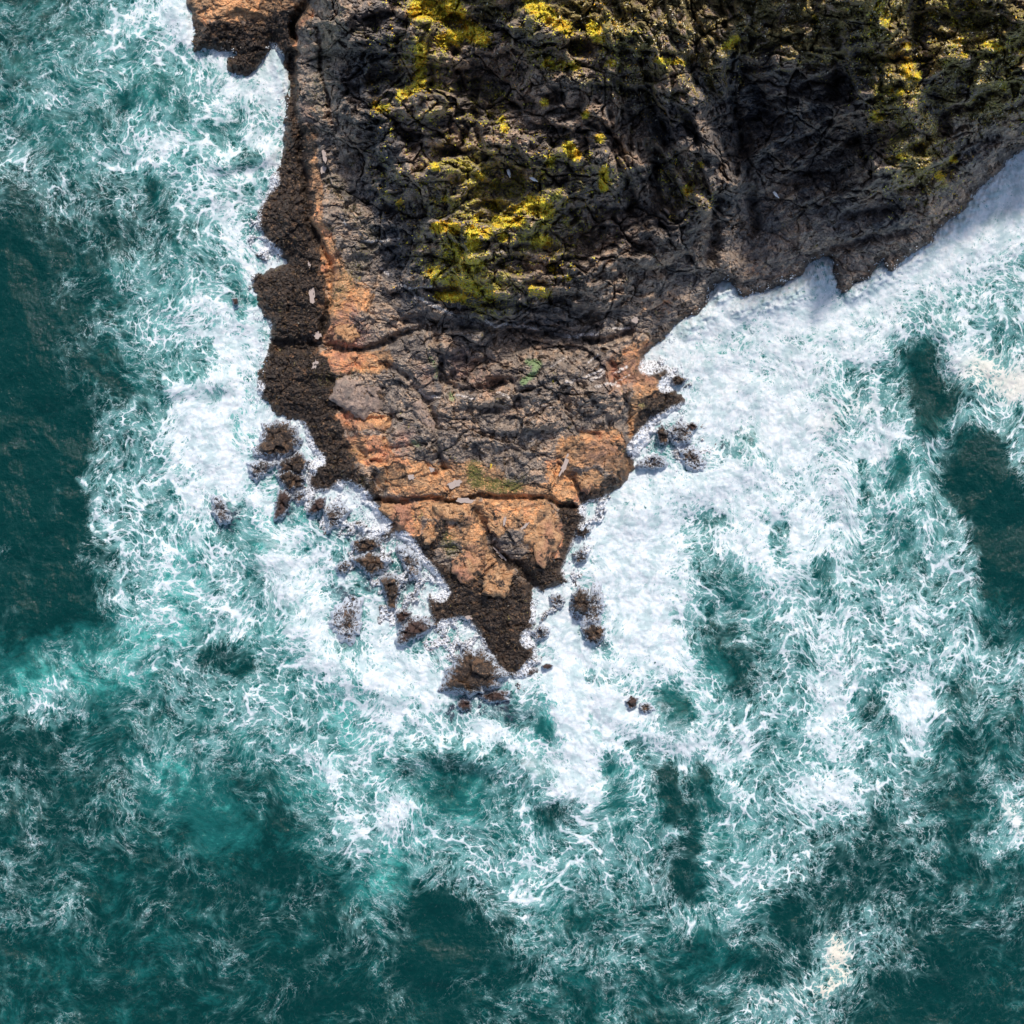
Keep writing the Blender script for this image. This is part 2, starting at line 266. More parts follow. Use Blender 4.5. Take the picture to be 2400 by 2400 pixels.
WASH = paint([([(1520,860),(1560,840),(1600,870)],20,.65),([(1560,900),(1590,885)],18,.9),([(1500,1050),(1550,1000),(1600,975)],26,.9),([(1530,1080),(1560,1040)],26,.9),([(1350,1330),(1370,1270),(1400,1220)],24,.8),([(1370,1195),(1410,1185)],16,.8),([(1240,1500),(1270,1480)],20,.7),([(1110,1500),(1150,1560),(1190,1600)],16,.9),([(900,1230),(860,1250),(840,1290)],20,.9),([(940,1270),(980,1320),(1030,1385)],22,1),([(805,1150),(830,1160),(870,1210)],24,1),([(800,1170),(760,1170)],20,.7),([(700,1000),(730,1060),(750,1080)],14,1),([(700,1080),(730,1100)],14,.6),([(1260,1385),(1250,1450)],10,.7),([(1040,1470),(1090,1460)],14,.7),([(600,470),(640,420)],16,.6),([(595,560),(640,600)],20,.8),([(640,110),(655,130)],10,.5),([(1215,1590),(1240,1560)],12,.7),([(610,900),(600,930)],12,.5),([(630,760),(625,800)],10,.4)], soft=.6)
print('painted', time.time() - T0)

# ------------------------------------------------------------------ land surface
REEF = paint([([(640,1085),(700,1130),(680,1170)],46,1),([(585,1075),(600,1120)],26,.8),([(720,1170),(800,1215)],48,1),([(850,1275),(900,1330),(960,1400)],52,1),([(940,1300),(985,1370)],34,.9),([(930,1440),(1000,1480)],46,1),([(1060,1500),(1090,1580),(1110,1620)],74,1),([(1150,1630),(1230,1610)],30,.8),([(1200,1560),(1250,1540)],30,1),
([(1550,1000),(1620,1030),(1640,1090)],48,.9),([(1360,1400),(1380,1440),(1400,1490)],36,.8),([(1340,1340),(1380,1230),(1420,1180)],24,.9),([(1270,1480),(1290,1410)],24,.7),([(1530,1080)],26,.9),([(790,1320),(830,1330)],24,.6),([(600,520),(590,580)],22,.8),([(590,640),(580,670)],14,.7),([(510,1170),(530,1210)],22,.7),([(1540,850),(1600,890)],26,.8),([(1480,1640),(1510,1655)],20,.6)], soft=.7)
def terr(n, step, sh=.16):
    q = n / step; f = np.floor(q); r = q - f
    return (f + ss(.5 - sh, .5 + sh, r)) * step
def strata(u, v, deg, wx, wy, scale, seed, squash=.42):
    c_, s_ = math.cos(math.radians(deg)), math.sin(math.radians(deg))
    a = (u * c_ + v * s_) * squash + wx * 9; b = -u * s_ + v * c_ + wy * 9
    return fbm(a, b, scale, 4, seed, .5)
def land_fields(u, v):
    u = np.asarray(u, F); v = np.asarray(v, F)
    wx = fbm(u, v, 70, 4, 1) ; wy = fbm(u, v, 70, 4, 5)
    fx = fbm(u, v, 17, 3, 9); fy = fbm(u, v, 17, 3, 12)
    uu = u + wx * 9 + fx * 4; vv = v + wy * 9 + fy * 4
    fz = fbm(u, v, 8, 2, 17)
    d = samp(SD, u + wx * 8 + fx * 8, v + wy * 8 + fy * 8) + 1.5 * fx + 2.5 * fz
    reef = samp(REEF, u + wx * 10, v + wy * 10)
    d = np.maximum(d, np.where(reef > .02, (fbm(u * 1.1 + v * .3, v, 40, 4, 43, .62) + .02) * 60 * reef - (1 - reef) * 14, -99))
    mac = samp(MAC, u + wx * 26, v + wy * 26) + samp(RIDGE, uu, vv)
    dep = samp(DEP, uu, vv)
    veg = samp(VEG, u + wx * 40 + fx * 9, v + wy * 40 + fy * 9)
    led = np.maximum(samp(LEDGE, uu + fx * 8 + wx * 16, vv + fy * 8 + wy * 16), ss(.05, .4, reef))
    org = samp(ORG, uu, vv)
    right = ss(1550, 1750, u) * ss(780, 600, v)
    slope = 0.055 + 0.13 * right + .05 * ss(560, 760, u) * ss(500, 300, v)
    h = mac * (1 - np.exp(-np.maximum(d, 0) * slope * 1.1 / np.maximum(mac, .6)))
    # broken blocks, three sizes, each a tilted facet
    damp = ss(0, 22, d) * (1 - .35 * led) * (1 - .45 * org)
    hi = ss(2.5, 8, mac)
    # joints run along the shore arcs low down and down-right on the upper right
    ru = u * .95 + v * .30; rv = v * .95 - u * .30
    gx1 = ru + wx * 22 + fx * 2; gy1 = rv + wy * 22 + fy * 2
    stretch_y = 1.0
    wB = ss(1330, 1460, u) * ss(1780, 1700, u) * ss(560, 430, v); wC = ss(1720, 1800, u) * ss(240, 360, v); wA = (1 - wB) * (1 - wC)
    wL = ss(960, 900, u) * ss(640, 560, v)
    big = wA * strata(u, v, -8, wx, wy, 150, 201, .6) + wB * strata(u, v, 68, wx, wy, 120, 203) + wC * strata(u, v, -30, wx, wy, 120, 205)
    fine = wA * strata(u, v, -4, wx, wy, 46, 211) + wB * strata(u, v, 66, wx, wy, 40, 213) + wC * strata(u, v, -28, wx, wy, 44, 215, .3)
    amp = damp * (.22 + .9 * hi) * ss(-10, 70, d)
    h = h + amp * terr(big * 5.2, 1.25, .2) * 1.15
    h = h + amp * terr(fine * 2.1, .40, .2) * .85
    brk = ss(-.12, .18, fbm(u, v, 90, 2, 221))
    f1, e, a, b, c, ox, oy = voro(gx1 * .8, gy1 * 1.15, 105, 1)
    h = h + damp * ((a - .5) * .7 * (.35 + hi) + ((b - .5) * ox + (c - .5) * oy) * 1.5 * (.3 + .8 * hi))
    h = h - damp * (.3 + .8 * hi) * np.exp(-e / .028) * .9
    f1, e, a, b, c, ox, oy = voro(gx1 * .85, gy1 * 1.2 * stretch_y, 46, 2)
    h = h + damp * ((a - .5) * .5 * (.4 + hi) + ((b - .5) * ox + (c - .4) * oy) * 1.2 * (.35 + .8 * hi))
    h = h - damp * (.35 + .65 * hi) * np.exp(-e / .05) * .5 * (.45 + .55 * brk)
    blk = b.copy()
    f1, e, a, b, c, ox, oy = voro(gx1, gy1 * 1.3, 20, 3)
    h = h + damp * ((a - .5) * .26 + ((b - .5) * ox + (c - .5) * oy) * .62) * (.45 + .75 * hi) * (1 - .4 * org)
    h = h - damp * (.4 + .6 * hi) * np.exp(-e / .09) * .22 * (.3 + .7 * brk) * (1 - .5 * org)
    f1, e, a, b, c, ox, oy = voro(gx1, gy1 * 1.2, 8.5, 4)
    dm2 = ss(0, 14, d)
    h = h + (1 - .75 * org) * (dm2 * ((a - .5) * .10 + ((b - .5) * ox + (c - .5) * oy) * .34) * (.5 + .7 * hi + .3 * veg) - dm2 * np.exp(-e / .12) * .10) + dm2 * fbm(u, v, 7, 2, 141, .7) * .10
    blk = (blk + a) * .5
    # fine broken relief
    h = h + dm2 * (fbm(u, v, 26, 4, 21, .6) * .20 * (.5 + .8 * hi) * (1 - .4 * org))
    rid = fbm(u + v * .2, v * 1.7, 30, 4, 31, .55, True)
    h = h + dm2 * (rid - .3) * .14 * (.35 + hi) * (1 - .5 * led) * (1 - .85 * org)
    f1, e, a, b, c, ox, oy = voro(u + fx * 6, v + fy * 6, 13, 7)
    h = h + led * ss(0, 20, d) * ((.5 - f1) * .32 * (a > .25) + fbm(u, v, 60, 2, 40) * .35)
    f1, e, a2, b2, c2, ox, oy = voro(u, v, 10, 8)
    h = h + veg * np.clip(.75 - f1, 0, 1) * .22 * (a2 > .2)
    h = h + veg * fbm(u, v, 75, 3, 51) * .9
    h = h - dep * ss(-2, 12, d) * (.8 + .4 * fx)
    sea = np.minimum(d, 0) * .05 - .12 * (d < 0)
    h = np.where(d > 0, np.maximum(h, -.1) * ss(0, 5, d) + .02 * d.clip(0, 5), sea)
    return h, dict(d=d, mac=mac, blk=blk, veg=veg, led=led, org=org, dep=dep, wx=wx, wy=wy, fx=fx, fy=fy, uu=uu, vv=vv, hi=hi)

def land_h(u, v):
    return land_fields(np.atleast_1d(np.asarray(u, F)), np.atleast_1d(np.asarray(v, F)))[0]

def grow(a, step0, factor, stop, sign):
    out = []; s = step0; x = a
    while abs(x - a) < stop:
        x += sign * s; s *= factor; out.append(x)
    return out

def grid_mesh(name, us, vs, hfun, keep=None, attrs=True):
    U, V = np.meshgrid(np.array(us, F), np.array(vs, F))
    ny, nx = U.shape
    Uf, Vf = U.ravel(), V.ravel()
    h = np.empty(Uf.size, F); fields = None
    step = 400000
    for s in range(0, Uf.size, step):
        hh, ff = hfun(Uf[s:s + step], Vf[s:s + step])
        h[s:s + step] = hh
        if fields is None: fields = {k: [] for k in ff}
        for k in ff: fields[k].append(ff[k])
    fields = {k: np.concatenate(x) for k, x in fields.items()}
    x, y, z = at(Uf, Vf, h)
    co = np.stack([x, y, z], 1).astype(F)
    idx = np.arange(ny * nx, dtype=np.int64).reshape(ny, nx)
    # v grows downwards in the photo: this order faces up
    q = np.stack([idx[1:, :-1], idx[1:, 1:], idx[:-1, 1:], idx[:-1, :-1]], -1).reshape(-1, 4)
    if keep is not None:
        kv = keep(fields)
        q = q[kv[q].any(1)]
        used = np.zeros(co.shape[0], bool); used[q.ravel()] = True
        remap = np.cumsum(used) - 1
        q = remap[q]; co = co[used]; fields = {k: x[used] for k, x in fields.items()}
        Uf, Vf = Uf[used], Vf[used]
    me = mesh_from(name, co, q)
    return me, fields, Uf, Vf

def mesh_from(name, co, quads, smooth=True, n=4):
    me = bpy.data.meshes.new(name)
    me.vertices.add(len(co)); me.vertices.foreach_set('co', np.asarray(co, F).ravel())
    k = len(quads)
    me.loops.add(k * n); me.loops.foreach_set('vertex_index', np.asarray(quads, np.int32).ravel())
    me.polygons.add(k)
    me.polygons.foreach_set('loop_start', (np.arange(k) * n).astype(np.int32))
    me.polygons.foreach_set('use_smooth', np.full(k, smooth))
    me.update(calc_edges=True)
    return me

def fattr(me, name, arr, kind='FLOAT', dom='POINT'):
    a = me.attributes.new(name, kind, dom)
    if kind == 'FLOAT': a.data.foreach_set('value', np.asarray(arr, F).ravel())
    elif kind == 'FLOAT_COLOR': a.data.foreach_set('color', np.asarray(arr, F).ravel())
    else: a.data.foreach_set('vector', np.asarray(arr, F).ravel())

def link(name, me, mat=None, parent=None, **props):
    o = bpy.data.objects.new(name, me)
    C.objects.link(o)
    if mat is not None: me.materials.append(mat)
    if parent is not None: o.parent = parent
    for k, x in props.items(): o[k] = x
    return o

# ------------------------------------------------------------------ material helpers
class NT:
    def __init__(s, name):
        s.m = bpy.data.materials.new(name); s.m.use_nodes = True
        s.t = s.m.node_tree; s.t.nodes.clear()
        s.out = s.t.nodes.new('ShaderNodeOutputMaterial')
    def n(s, typ, **k):
        x = s.t.nodes.new(typ)
        for a, b in k.items(): setattr(x, a, b)
        return x
    def put(s, sock, v):
        if isinstance(v, bpy.types.NodeSocket): s.t.links.new(v, sock)
        else:
            if isinstance(v, tuple) and len(v) == 3 and sock.type == 'RGBA': v = v + (1,)
            sock.default_value = v
    def m_(s, op, a, b=None, c=None, clamp=False):
        x = s.n('ShaderNodeMath', operation=op, use_clamp=clamp)
        for i, q in enumerate((a, b, c)):
            if q is not None: s.put(x.inputs[i], q)
        return x.outputs[0]
    def mix(s, f, a, b, blend='MIX'):
        x = s.n('ShaderNodeMix', data_type='RGBA', blend_type=blend)
        s.put(x.inputs[0], f); s.put(x.inputs[6], a); s.put(x.inputs[7], b)
        return x.outputs[2]
    def step(s, x, a, b, lo=0.0, hi=1.0):
        r = s.n('ShaderNodeMapRange', interpolation_type='SMOOTHSTEP')
        s.put(r.inputs[0], x); s.put(r.inputs[1], a); s.put(r.inputs[2], b); s.put(r.inputs[3], lo); s.put(r.inputs[4], hi)
        return r.outputs[0]
    def attr(s, name):
        x = s.n('ShaderNodeAttribute', attribute_name=name)
        return x
    def noise(s, vec, scale, detail=4.0, rough=.55, dist=0.0):
        x = s.n('ShaderNodeTexNoise')
        if vec is not None: s.put(x.inputs['Vector'], vec)
        x.inputs['Scale'].default_value = scale; x.inputs['Detail'].default_value = detail
        x.inputs['Roughness'].default_value = rough; x.inputs['Distortion'].default_value = dist
        return x
    def voro(s, vec, scale, feature='DISTANCE_TO_EDGE', rnd=1.0):
        x = s.n('ShaderNodeTexVoronoi', feature=feature, voronoi_dimensions='2D' if feature == 'DISTANCE_TO_EDGE' else '3D')
        if vec is not None: s.put(x.inputs['Vector'], vec)
        x.inputs['Scale'].default_value = scale
        x.inputs['Randomness'].default_value = rnd
        return x
    def vadd(s, a, b, k):
        """a + (b-0.5)*k"""
        x = s.n('ShaderNodeVectorMath', operation='SUBTRACT'); s.put(x.inputs[0], b); x.inputs[1].default_value = (.5, .5, .5)
        y = s.n('ShaderNodeVectorMath', operation='MULTIPLY_ADD'); s.put(y.inputs[0], x.outputs[0]); y.inputs[1].default_value = (k, k, 0); s.put(y.inputs[2], a)
        return y.outputs[0]
    def bsdf(s, color, rough, spec=.5, bump=None, bs=.5, bd=.05, coat=0):
        b = s.n('ShaderNodeBsdfPrincipled')
        s.put(b.inputs['Base Color'], color); s.put(b.inputs['Roughness'], rough)
        s.put(b.inputs['Specular IOR Level'], spec)
        if bump is not None:
            bn = s.n('ShaderNodeBump'); bn.inputs['Strength'].default_value = bs; bn.inputs['Distance'].default_value = bd
            s.put(bn.inputs['Height'], bump); s.t.links.new(bn.outputs[0], b.inputs['Normal'])
        s.t.links.new(b.outputs[0], s.out.inputs[0])
        return b

def rock_palette(t, P, org, led, dark, red, seedscale=1.0):
    """grey-brown rock with orange slabs and dark tidal ledges; returns colour and bump"""
    n1 = t.noise(P, .35, 5, .6); n2 = t.noise(P, 2.2, 6, .65); n3 = t.noise(P, 9.0, 5, .7); n4 = t.noise(P, 26.0, 3, .7)
    grey = t.mix(t.step(n1.outputs[0], .38, .62), (.20, .162, .138), (.34, .265, .21))
    grey = t.mix(t.step(n2.outputs[0], .42, .64), grey, (.44, .36, .29))
    grey = t.mix(t.step(n3.outputs[0], .50, .70), grey, (.055, .050, .050))
    o1 = t.mix(t.step(n2.outputs[0], .35, .65), (.42, .215, .10), (.58, .35, .19))
    o1 = t.mix(t.step(n1.outputs[0], .5, .68), o1, (.42, .20, .13))
    o1 = t.mix(t.step(n3.outputs[0], .52, .66), o1, (.15, .075, .036)); o1 = t.mix(t.step(n4.outputs[0], .56, .68), o1, (.70, .46, .27)); o1 = t.mix(t.step(n4.outputs[0], .42, .30), o1, (.20, .10, .05))
    of = t.step(t.m_('ADD', org, t.m_('ADD', t.m_('MULTIPLY', t.m_('SUBTRACT', n2.outputs[0], .5), 1.8), t.m_('MULTIPLY', t.m_('SUBTRACT', n1.outputs[0], .5), 1.2))), .32, .66)
    col = t.mix(of, grey, o1)
    col = t.mix(t.m_('MULTIPLY', red, t.step(n2.outputs[0], .35, .6)), col, (.33, .16, .13))
    dk = t.mix(t.step(n3.outputs[0], .4, .6), (.07, .074, .086), (.16, .158, .165))  # bluish tone, painted shade on top of dark rock
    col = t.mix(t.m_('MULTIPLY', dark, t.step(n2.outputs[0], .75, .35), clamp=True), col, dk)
    l1 = t.mix(t.step(n3.outputs[0], .40, .58), (.012, .009, .009), (.060, .042, .032))
    sp = t.noise(P, 5.0, 5, .75)
    pt = t.noise(P, 1.3, 4, .6)
    l1 = t.mix(t.m_('MULTIPLY', t.step(sp.outputs[0], .52, .60), t.step(pt.outputs[0], .50, .62)), l1, (.26, .16, .095))
    l1 = t.mix(t.m_('MULTIPLY', t.step(n4.outputs[0], .60, .70), t.step(pt.outputs[0], .42, .55)), l1, (.30, .22, .17))
    lf = t.step(t.m_('ADD', t.m_('ADD', led, t.m_('MULTIPLY', t.m_('SUBTRACT', n2.outputs[0], .5), 1.6)), t.m_('MULTIPLY', t.m_('SUBTRACT', pt.outputs[0], .50), 4.5)), .30, .60)
    col = t.mix(t.step(led, .2, .6), col, t.mix(t.step(n3.outputs[0], .4, .6), (.085, .052, .034), (.17, .10, .058)))
    col = t.mix(lf, col, l1)
    bump = t.m_('ADD', t.m_('MULTIPLY', n3.outputs[0], 1.0), t.m_('MULTIPLY', n4.outputs[0], .5))
    return col, bump, n2, n3, n4, lf

# land material
t = NT('headland_rock')
g = t.n('ShaderNodeNewGeometry').outputs['Position']
def A(n): return t.attr(n).outputs['Fac']
col, bump, n2, n3, n4, lf = rock_palette(t, g, A('org'), A('led'), A('dark'), A('red'))
blk = A('blk')
tide = t.step(t.m_('ADD', A('dd'), t.m_('MULTIPLY', t.m_('SUBTRACT', n2.outputs[0], .5), 34.0)), 26.0, 8.0)
col = t.mix(t.m_('MULTIPLY', tide, .85), col, t.mix(t.step(n3.outputs[0], .4, .6), (.045, .032, .026), (.10, .066, .045)))
tn = t.mix(t.step(blk, .15, .5), (.50, .52, .57), (1.0, 1.0, 1.0)); tn = t.mix(t.step(blk, .5, .85), tn, (1.55, 1.36, 1.18))
col = t.mix(t.m_('SUBTRACT', 1.0, t.m_('MULTIPLY', lf, .8)), col, tn, 'MULTIPLY')
vg = t.mix(t.step(n3.outputs[0], .4, .6), (.11, .085, .035), (.42, .33, .14))
col = t.mix(t.step(t.m_('ADD', A('veg'), t.m_('MULTIPLY', t.m_('SUBTRACT', t.noise(g, .9, 6, .65).outputs[0], .5), 4.4)), .68, .90), col, vg)
vy = t.n('ShaderNodeTexVoronoi', feature='F1', voronoi_dimensions='3D'); t.put(vy.inputs['Vector'], t.vadd(g, n3.outputs['Color'], .25)); vy.inputs['Scale'].default_value = 3.6
ym = t.m_('ADD', A('yel'), t.m_('MULTIPLY', t.m_('SUBTRACT', t.noise(g, 5.0, 8, .78).outputs[0], .5), 3.0))
yc = t.mix(t.step(t.noise(g, 1.1, 4, .6).outputs[0], .40, .60), (.86, .74, .05), (.95, .54, .025))
yc = t.mix(t.step(n4.outputs[0], .35, .65), t.mix(.2, yc, (.20, .16, .02)), yc)
ym = t.m_('SUBTRACT', ym, t.m_('MULTIPLY', t.m_('SUBTRACT', vy.outputs['Distance'], .38), 1.1))
col = t.mix(t.m_('MULTIPLY', t.step(ym, .38, .50), t.step(A('yel'), .05, .2)), col, yc)
ywm = t.m_('ADD', A('yelw'), t.m_('MULTIPLY', t.m_('SUBTRACT', t.noise(g, 6, 6, .75).outputs[0], .5), 2.8))
ywm = t.m_('ADD', ywm, t.m_('MULTIPLY', t.m_('SUBTRACT', t.noise(g, .8, 4, .6).outputs[0], .5), 1.6))
col = t.mix(t.step(ywm, .54, .72), col, (.55, .47, .09))
col = t.mix(t.step(t.m_('ADD', A('moss'), t.m_('MULTIPLY', t.m_('SUBTRACT', n3.outputs[0], .5), 3.0)), .45, .95), col, (.12, .115, .03))
col = t.mix(t.step(t.m_('ADD', A('grn'), t.m_('MULTIPLY', t.m_('SUBTRACT', n3.outputs[0], .5), 3.2)), .50, .95), col, (.24, .33, .16))
vein = t.m_('MULTIPLY', A('vein'), t.step(t.noise(g, 8, 5, .8).outputs[0], .42, .52))
col = t.mix(t.step(vein, .15, .5), col, (.72, .66, .62))
# thin white wash running back over the low rock
gs = t.vadd(g, t.noise(g, 1.2, 4, .6).outputs['Color'], .9)
we = t.voro(gs, 3.2).outputs[0]; we2 = t.voro(gs, 8.0).outputs[0]
wm = t.m_('MINIMUM', t.m_('MULTIPLY', we, 1.5), t.m_('MULTIPLY', we2, 1.5))
wf = t.m_('MULTIPLY', t.step(t.m_('SUBTRACT', t.m_('MULTIPLY', A('wash'), .40), wm), -.10, .12), t.step(A('wash'), .10, .4))
wf = t.m_('MAXIMUM', wf, t.m_('MULTIPLY', t.step(t.noise(gs, 3.5, 6, .7).outputs[0], .57, .66), t.step(A('wash'), .25, .6)))
col = t.mix(wf, col, (.80, .82, .86))
wet = t.m_('MULTIPLY', lf, .45)
rough = t.m_('SUBTRACT', .85, t.m_('MAXIMUM', wet, t.m_('MULTIPLY', tide, .45)))
b = t.bsdf(col, rough, .4, bump, .9, .12)
land_mat = t.m

us = list(np.arange(404, 2460, 1.75)); vs = list(np.arange(-46, 1625, 1.75))
us = [x for x in reversed(grow(us[0], 3, 1.3, 60, -1))] + us + grow(us[-1], 3, 1.08, 520, 1)
vs = [x for x in reversed(grow(vs[0], 3, 1.06, 820, -1))] + vs
me, fl, Uf, Vf = grid_mesh('headland', us, vs, land_fields, keep=lambda f: f['d'] > -34)
me.polygons.foreach_set('use_smooth', np.zeros(len(me.polygons), bool))
uu, vv = fl['uu'], fl['vv']
fattr(me, 'blk', fl['blk']); fattr(me, 'dd', fl['d']); fattr(me, 'org', fl['org']); fattr(me, 'led', fl['led']); fattr(me, 'veg', fl['veg'])
fattr(me, 'dark', samp(DARK_SHADE, uu + fl['wx'] * 15, vv + fl['wy'] * 15)); fattr(me, 'red', samp(RED, uu, vv))
fattr(me, 'yel', samp(YEL, uu, vv)); fattr(me, 'yelw', samp(YELW, uu, vv)); fattr(me, 'moss', samp(MOSS, uu, vv)); fattr(me, 'grn', samp(GRN, Uf + fl['fx'] * 3, Vf + fl['fy'] * 3))
fattr(me, 'vein', samp(VEIN, Uf + fl['fx'] * 4, Vf + fl['fy'] * 4)); fattr(me, 'wash', np.maximum(samp(WASH, uu, vv) * ss(60, 25, samp(SD, Uf, Vf)), .62 * samp(REEF, Uf, Vf) * ss(22, 2, samp(SD, Uf, Vf))))
link('headland_terrain', me, land_mat, kind='structure', label='rocky sea headland of dark cliffs, orange slabs and tidal ledges')
print('land', len(me.vertices), time.time() - T0)

SR = 'rocks breaking the surf around the point'
sea_rocks = [
 ('squarish weed-covered rock in a white swash gap beside the dark ledge', [(606,1060),(625,1005),(650,992),(690,1008),(696,1040),(680,1062),(640,1068)], 1.0, 'M_LED'),
 ('low black rock joined to the ledge below the squarish weedy rock', [(655,1085),(700,1062),(718,1085),(705,1110),(660,1105)], .8, 'M_LED'),
 ('ragged foam-streaked black rock furthest out below the squarish weedy rock', [(585,1090),(610,1078),(650,1085),(625,1105),(605,1125),(588,1112)], .55, 'M_WASHED'),
 ('small black rock with a reddish patch against the ledge foot', [(655,1112),(680,1104),(710,1118),(708,1140),(680,1146),(660,1132)], .7, 'M_LED'),
 ('narrow upright dark rock between two bands of pale swash', [(655,1155),(672,1150),(680,1170),(668,1205),(645,1212),(648,1180)], .8, 'M_BROWN'),
 ('small half-drowned rock just right of the narrow upright rock', [(690,1150),(712,1150),(716,1172),(698,1182),(688,1168)], .45, 'M_WASHED'),
 ('lone dark rock awash in the left surf away from the ledge', [(502,1165),(520,1170),(535,1200),(540,1220),(515,1222),(500,1200)], .7, 'M_WASHED'),
 ('rounded purple-brown rock at the edge of a bright white spray fan', [(722,1200),(738,1172),(762,1168),(758,1190),(738,1205)], .8, 'M_BROWN'),
 ('black rock veined with white runnels below the spray fan', [(762,1190),(800,1180),(815,1200),(795,1228),(770,1242),(765,1215)], .7, 'M_WASHED'),
 ('flat brown rock wedged between swash and the ledge above a white runnel', [(828,1275),(850,1262),(885,1266),(888,1280),(860,1292),(832,1292)], .7, 'M_LED'),
 ('dark shaggy rock under the white runnel', [(832,1310),(870,1296),(905,1308),(900,1330),(870,1346),(850,1330)], .9, 'M_LED'),
 ('small foam-blurred rock left of the dark shaggy rock', [(790,1325),(810,1315),(822,1325),(808,1345),(792,1340)], .4, 'M_WASHED'),
 ('long leaning black rock between two falling white streams', [(895,1360),(925,1350),(935,1378),(925,1420),(912,1424),(905,1395)], .9, 'M_LED'),
 ('brown rock showing through lacy foam beside the diagonal shore', [(933,1285),(950,1282),(980,1310),(985,1350),(960,1350),(945,1320)], .7, 'M_WASHED'),
 ('smooth reddish-brown block ringed by surf', [(938,1480),(960,1455),(1000,1450),(1004,1475),(975,1490),(942,1510),(935,1498)], 1.0, 'M_BROWN'),
 ('small smooth brown stub on the upper left of the smooth reddish-brown block', [(930,1440),(948,1428),(962,1440),(948,1455),(932,1462)], .6, 'M_BROWN'),
 ('biggest sea stack off the tip, rough brown with orange lichen flecks', [(1072,1552),(1090,1530),(1135,1532),(1155,1560),(1180,1585),(1150,1605),(1105,1622),(1080,1612),(1042,1622),(1052,1590)], 1.5, 'M_LED'),
 ('low flat rock half buried in foam below the biggest stack', [(1130,1632),(1160,1620),(1190,1622),(1185,1640),(1150,1645)], .55, 'M_BROWN'),
 ('tiny dark rock in the swirl under the biggest stack', [(1072,1650),(1085,1638),(1102,1645),(1100,1662),(1082,1665)], .45, 'M_BROWN'),
 ('black ridge-topped rock alone in the white bay right of the tip', [(1340,1410),(1358,1380),(1378,1392),(1385,1425),(1370,1440),(1345,1432)], 1.1, 'M_LED'),
 ('foam-marbled shelf trailing below the ridge-topped rock', [(1385,1382),(1405,1380),(1412,1420),(1400,1460),(1372,1470),(1360,1445),(1385,1430)], .5, 'M_WASHED'),
 ('stubby dark rock at the lower end of the foam-marbled shelf', [(1368,1480),(1385,1465),(1410,1470),(1412,1492),(1395,1508),(1375,1495)], .8, 'M_LED'),
 ('small red-brown rock poking from thick foam', [(1468,1645),(1480,1634),(1494,1638),(1490,1655),(1476,1662)], .55, 'M_BROWN'),
 ('blue-grey drowned rock beside the red-brown one', [(1500,1650),(1520,1648),(1535,1662),(1515,1672),(1500,1665)], .25, 'M_WASHED'),
 ('drowned rock dappled through surf below the left swash', [(782,1440),(810,1412),(842,1415),(838,1470),(825,1500),(795,1490),(780,1465)], .45, 'M_WASHED'),
 ('faint dark boulder under churned foam in the lower left bay', [(820,1395),(835,1400),(838,1412),(822,1412)], .3, 'M_WASHED'),
 ('speck of rock in clear turquoise water by the left ledge', [(545,700),(556,700),(558,712),(548,714)], .35, 'M_BROWN'),
 ('brown curved rock at the right shore between white runnels', [(1540,1010),(1552,1000),(1566,1018),(1562,1040),(1548,1038)], .8, 'M_LED'),
 ('round foam-laced rock next to the brown curved rock', [(1572,1005),(1600,990),(1620,1010),(1612,1035),(1585,1040),(1570,1022)], .8, 'M_WASHED'),
 ('small dark cap of rock furthest right in the eastern shallows', [(1610,998),(1625,990),(1636,1000),(1624,1010)], .5, 'M_BROWN'),
 ('long purple rock shelf awash in the eastern shallows', [(1590,1052),(1625,1048),(1650,1085),(1640,1102),(1610,1095)], .35, 'M_WASHED'),
 ('square grey-faced rock with a small waterfall of foam', [(1498,1085),(1530,1068),(1556,1075),(1556,1095),(1530,1098),(1498,1096)], .6, 'M_WASHED'),
 ('black nub in the surf off the eastern ledge', [(1572,888),(1590,880),(1608,888),(1600,900),(1580,902)], .6, 'M_LED'),
 ('small rock at the foot of the eastern gully, white water above it', [(1352,1240),(1372,1232),(1382,1246),(1368,1260),(1352,1256)], .6, 'M_LED'),
 ('pointed rock under the streaming white runnels east of the tip', [(1345,1300),(1362,1288),(1378,1296),(1372,1315),(1352,1318)], .7, 'M_WASHED'),
 ('foam-veiled rock hugging the right side of the tip', [(1248,1482),(1270,1466),(1286,1478),(1280,1495),(1258,1500)], .5, 'M_WASHED'),
 ('smallest dark stone just off the lowest corner of the tip', [(1272,1560),(1284,1556),(1296,1560),(1288,1568),(1275,1567)], .4, 'M_BROWN'),
 ('half-hidden rock in the foam close against the right side of the tip', [(1290,1400),(1308,1392),(1322,1404),(1316,1425),(1298,1424)], .35, 'M_WASHED'),
]
ROCKM = paint([([tuple(np.mean(p_, 0))], 24 + .5 * float(np.ptp(np.array(p_)[:, 0])), 1) for _, p_, _, _ in sea_rocks], soft=.7)

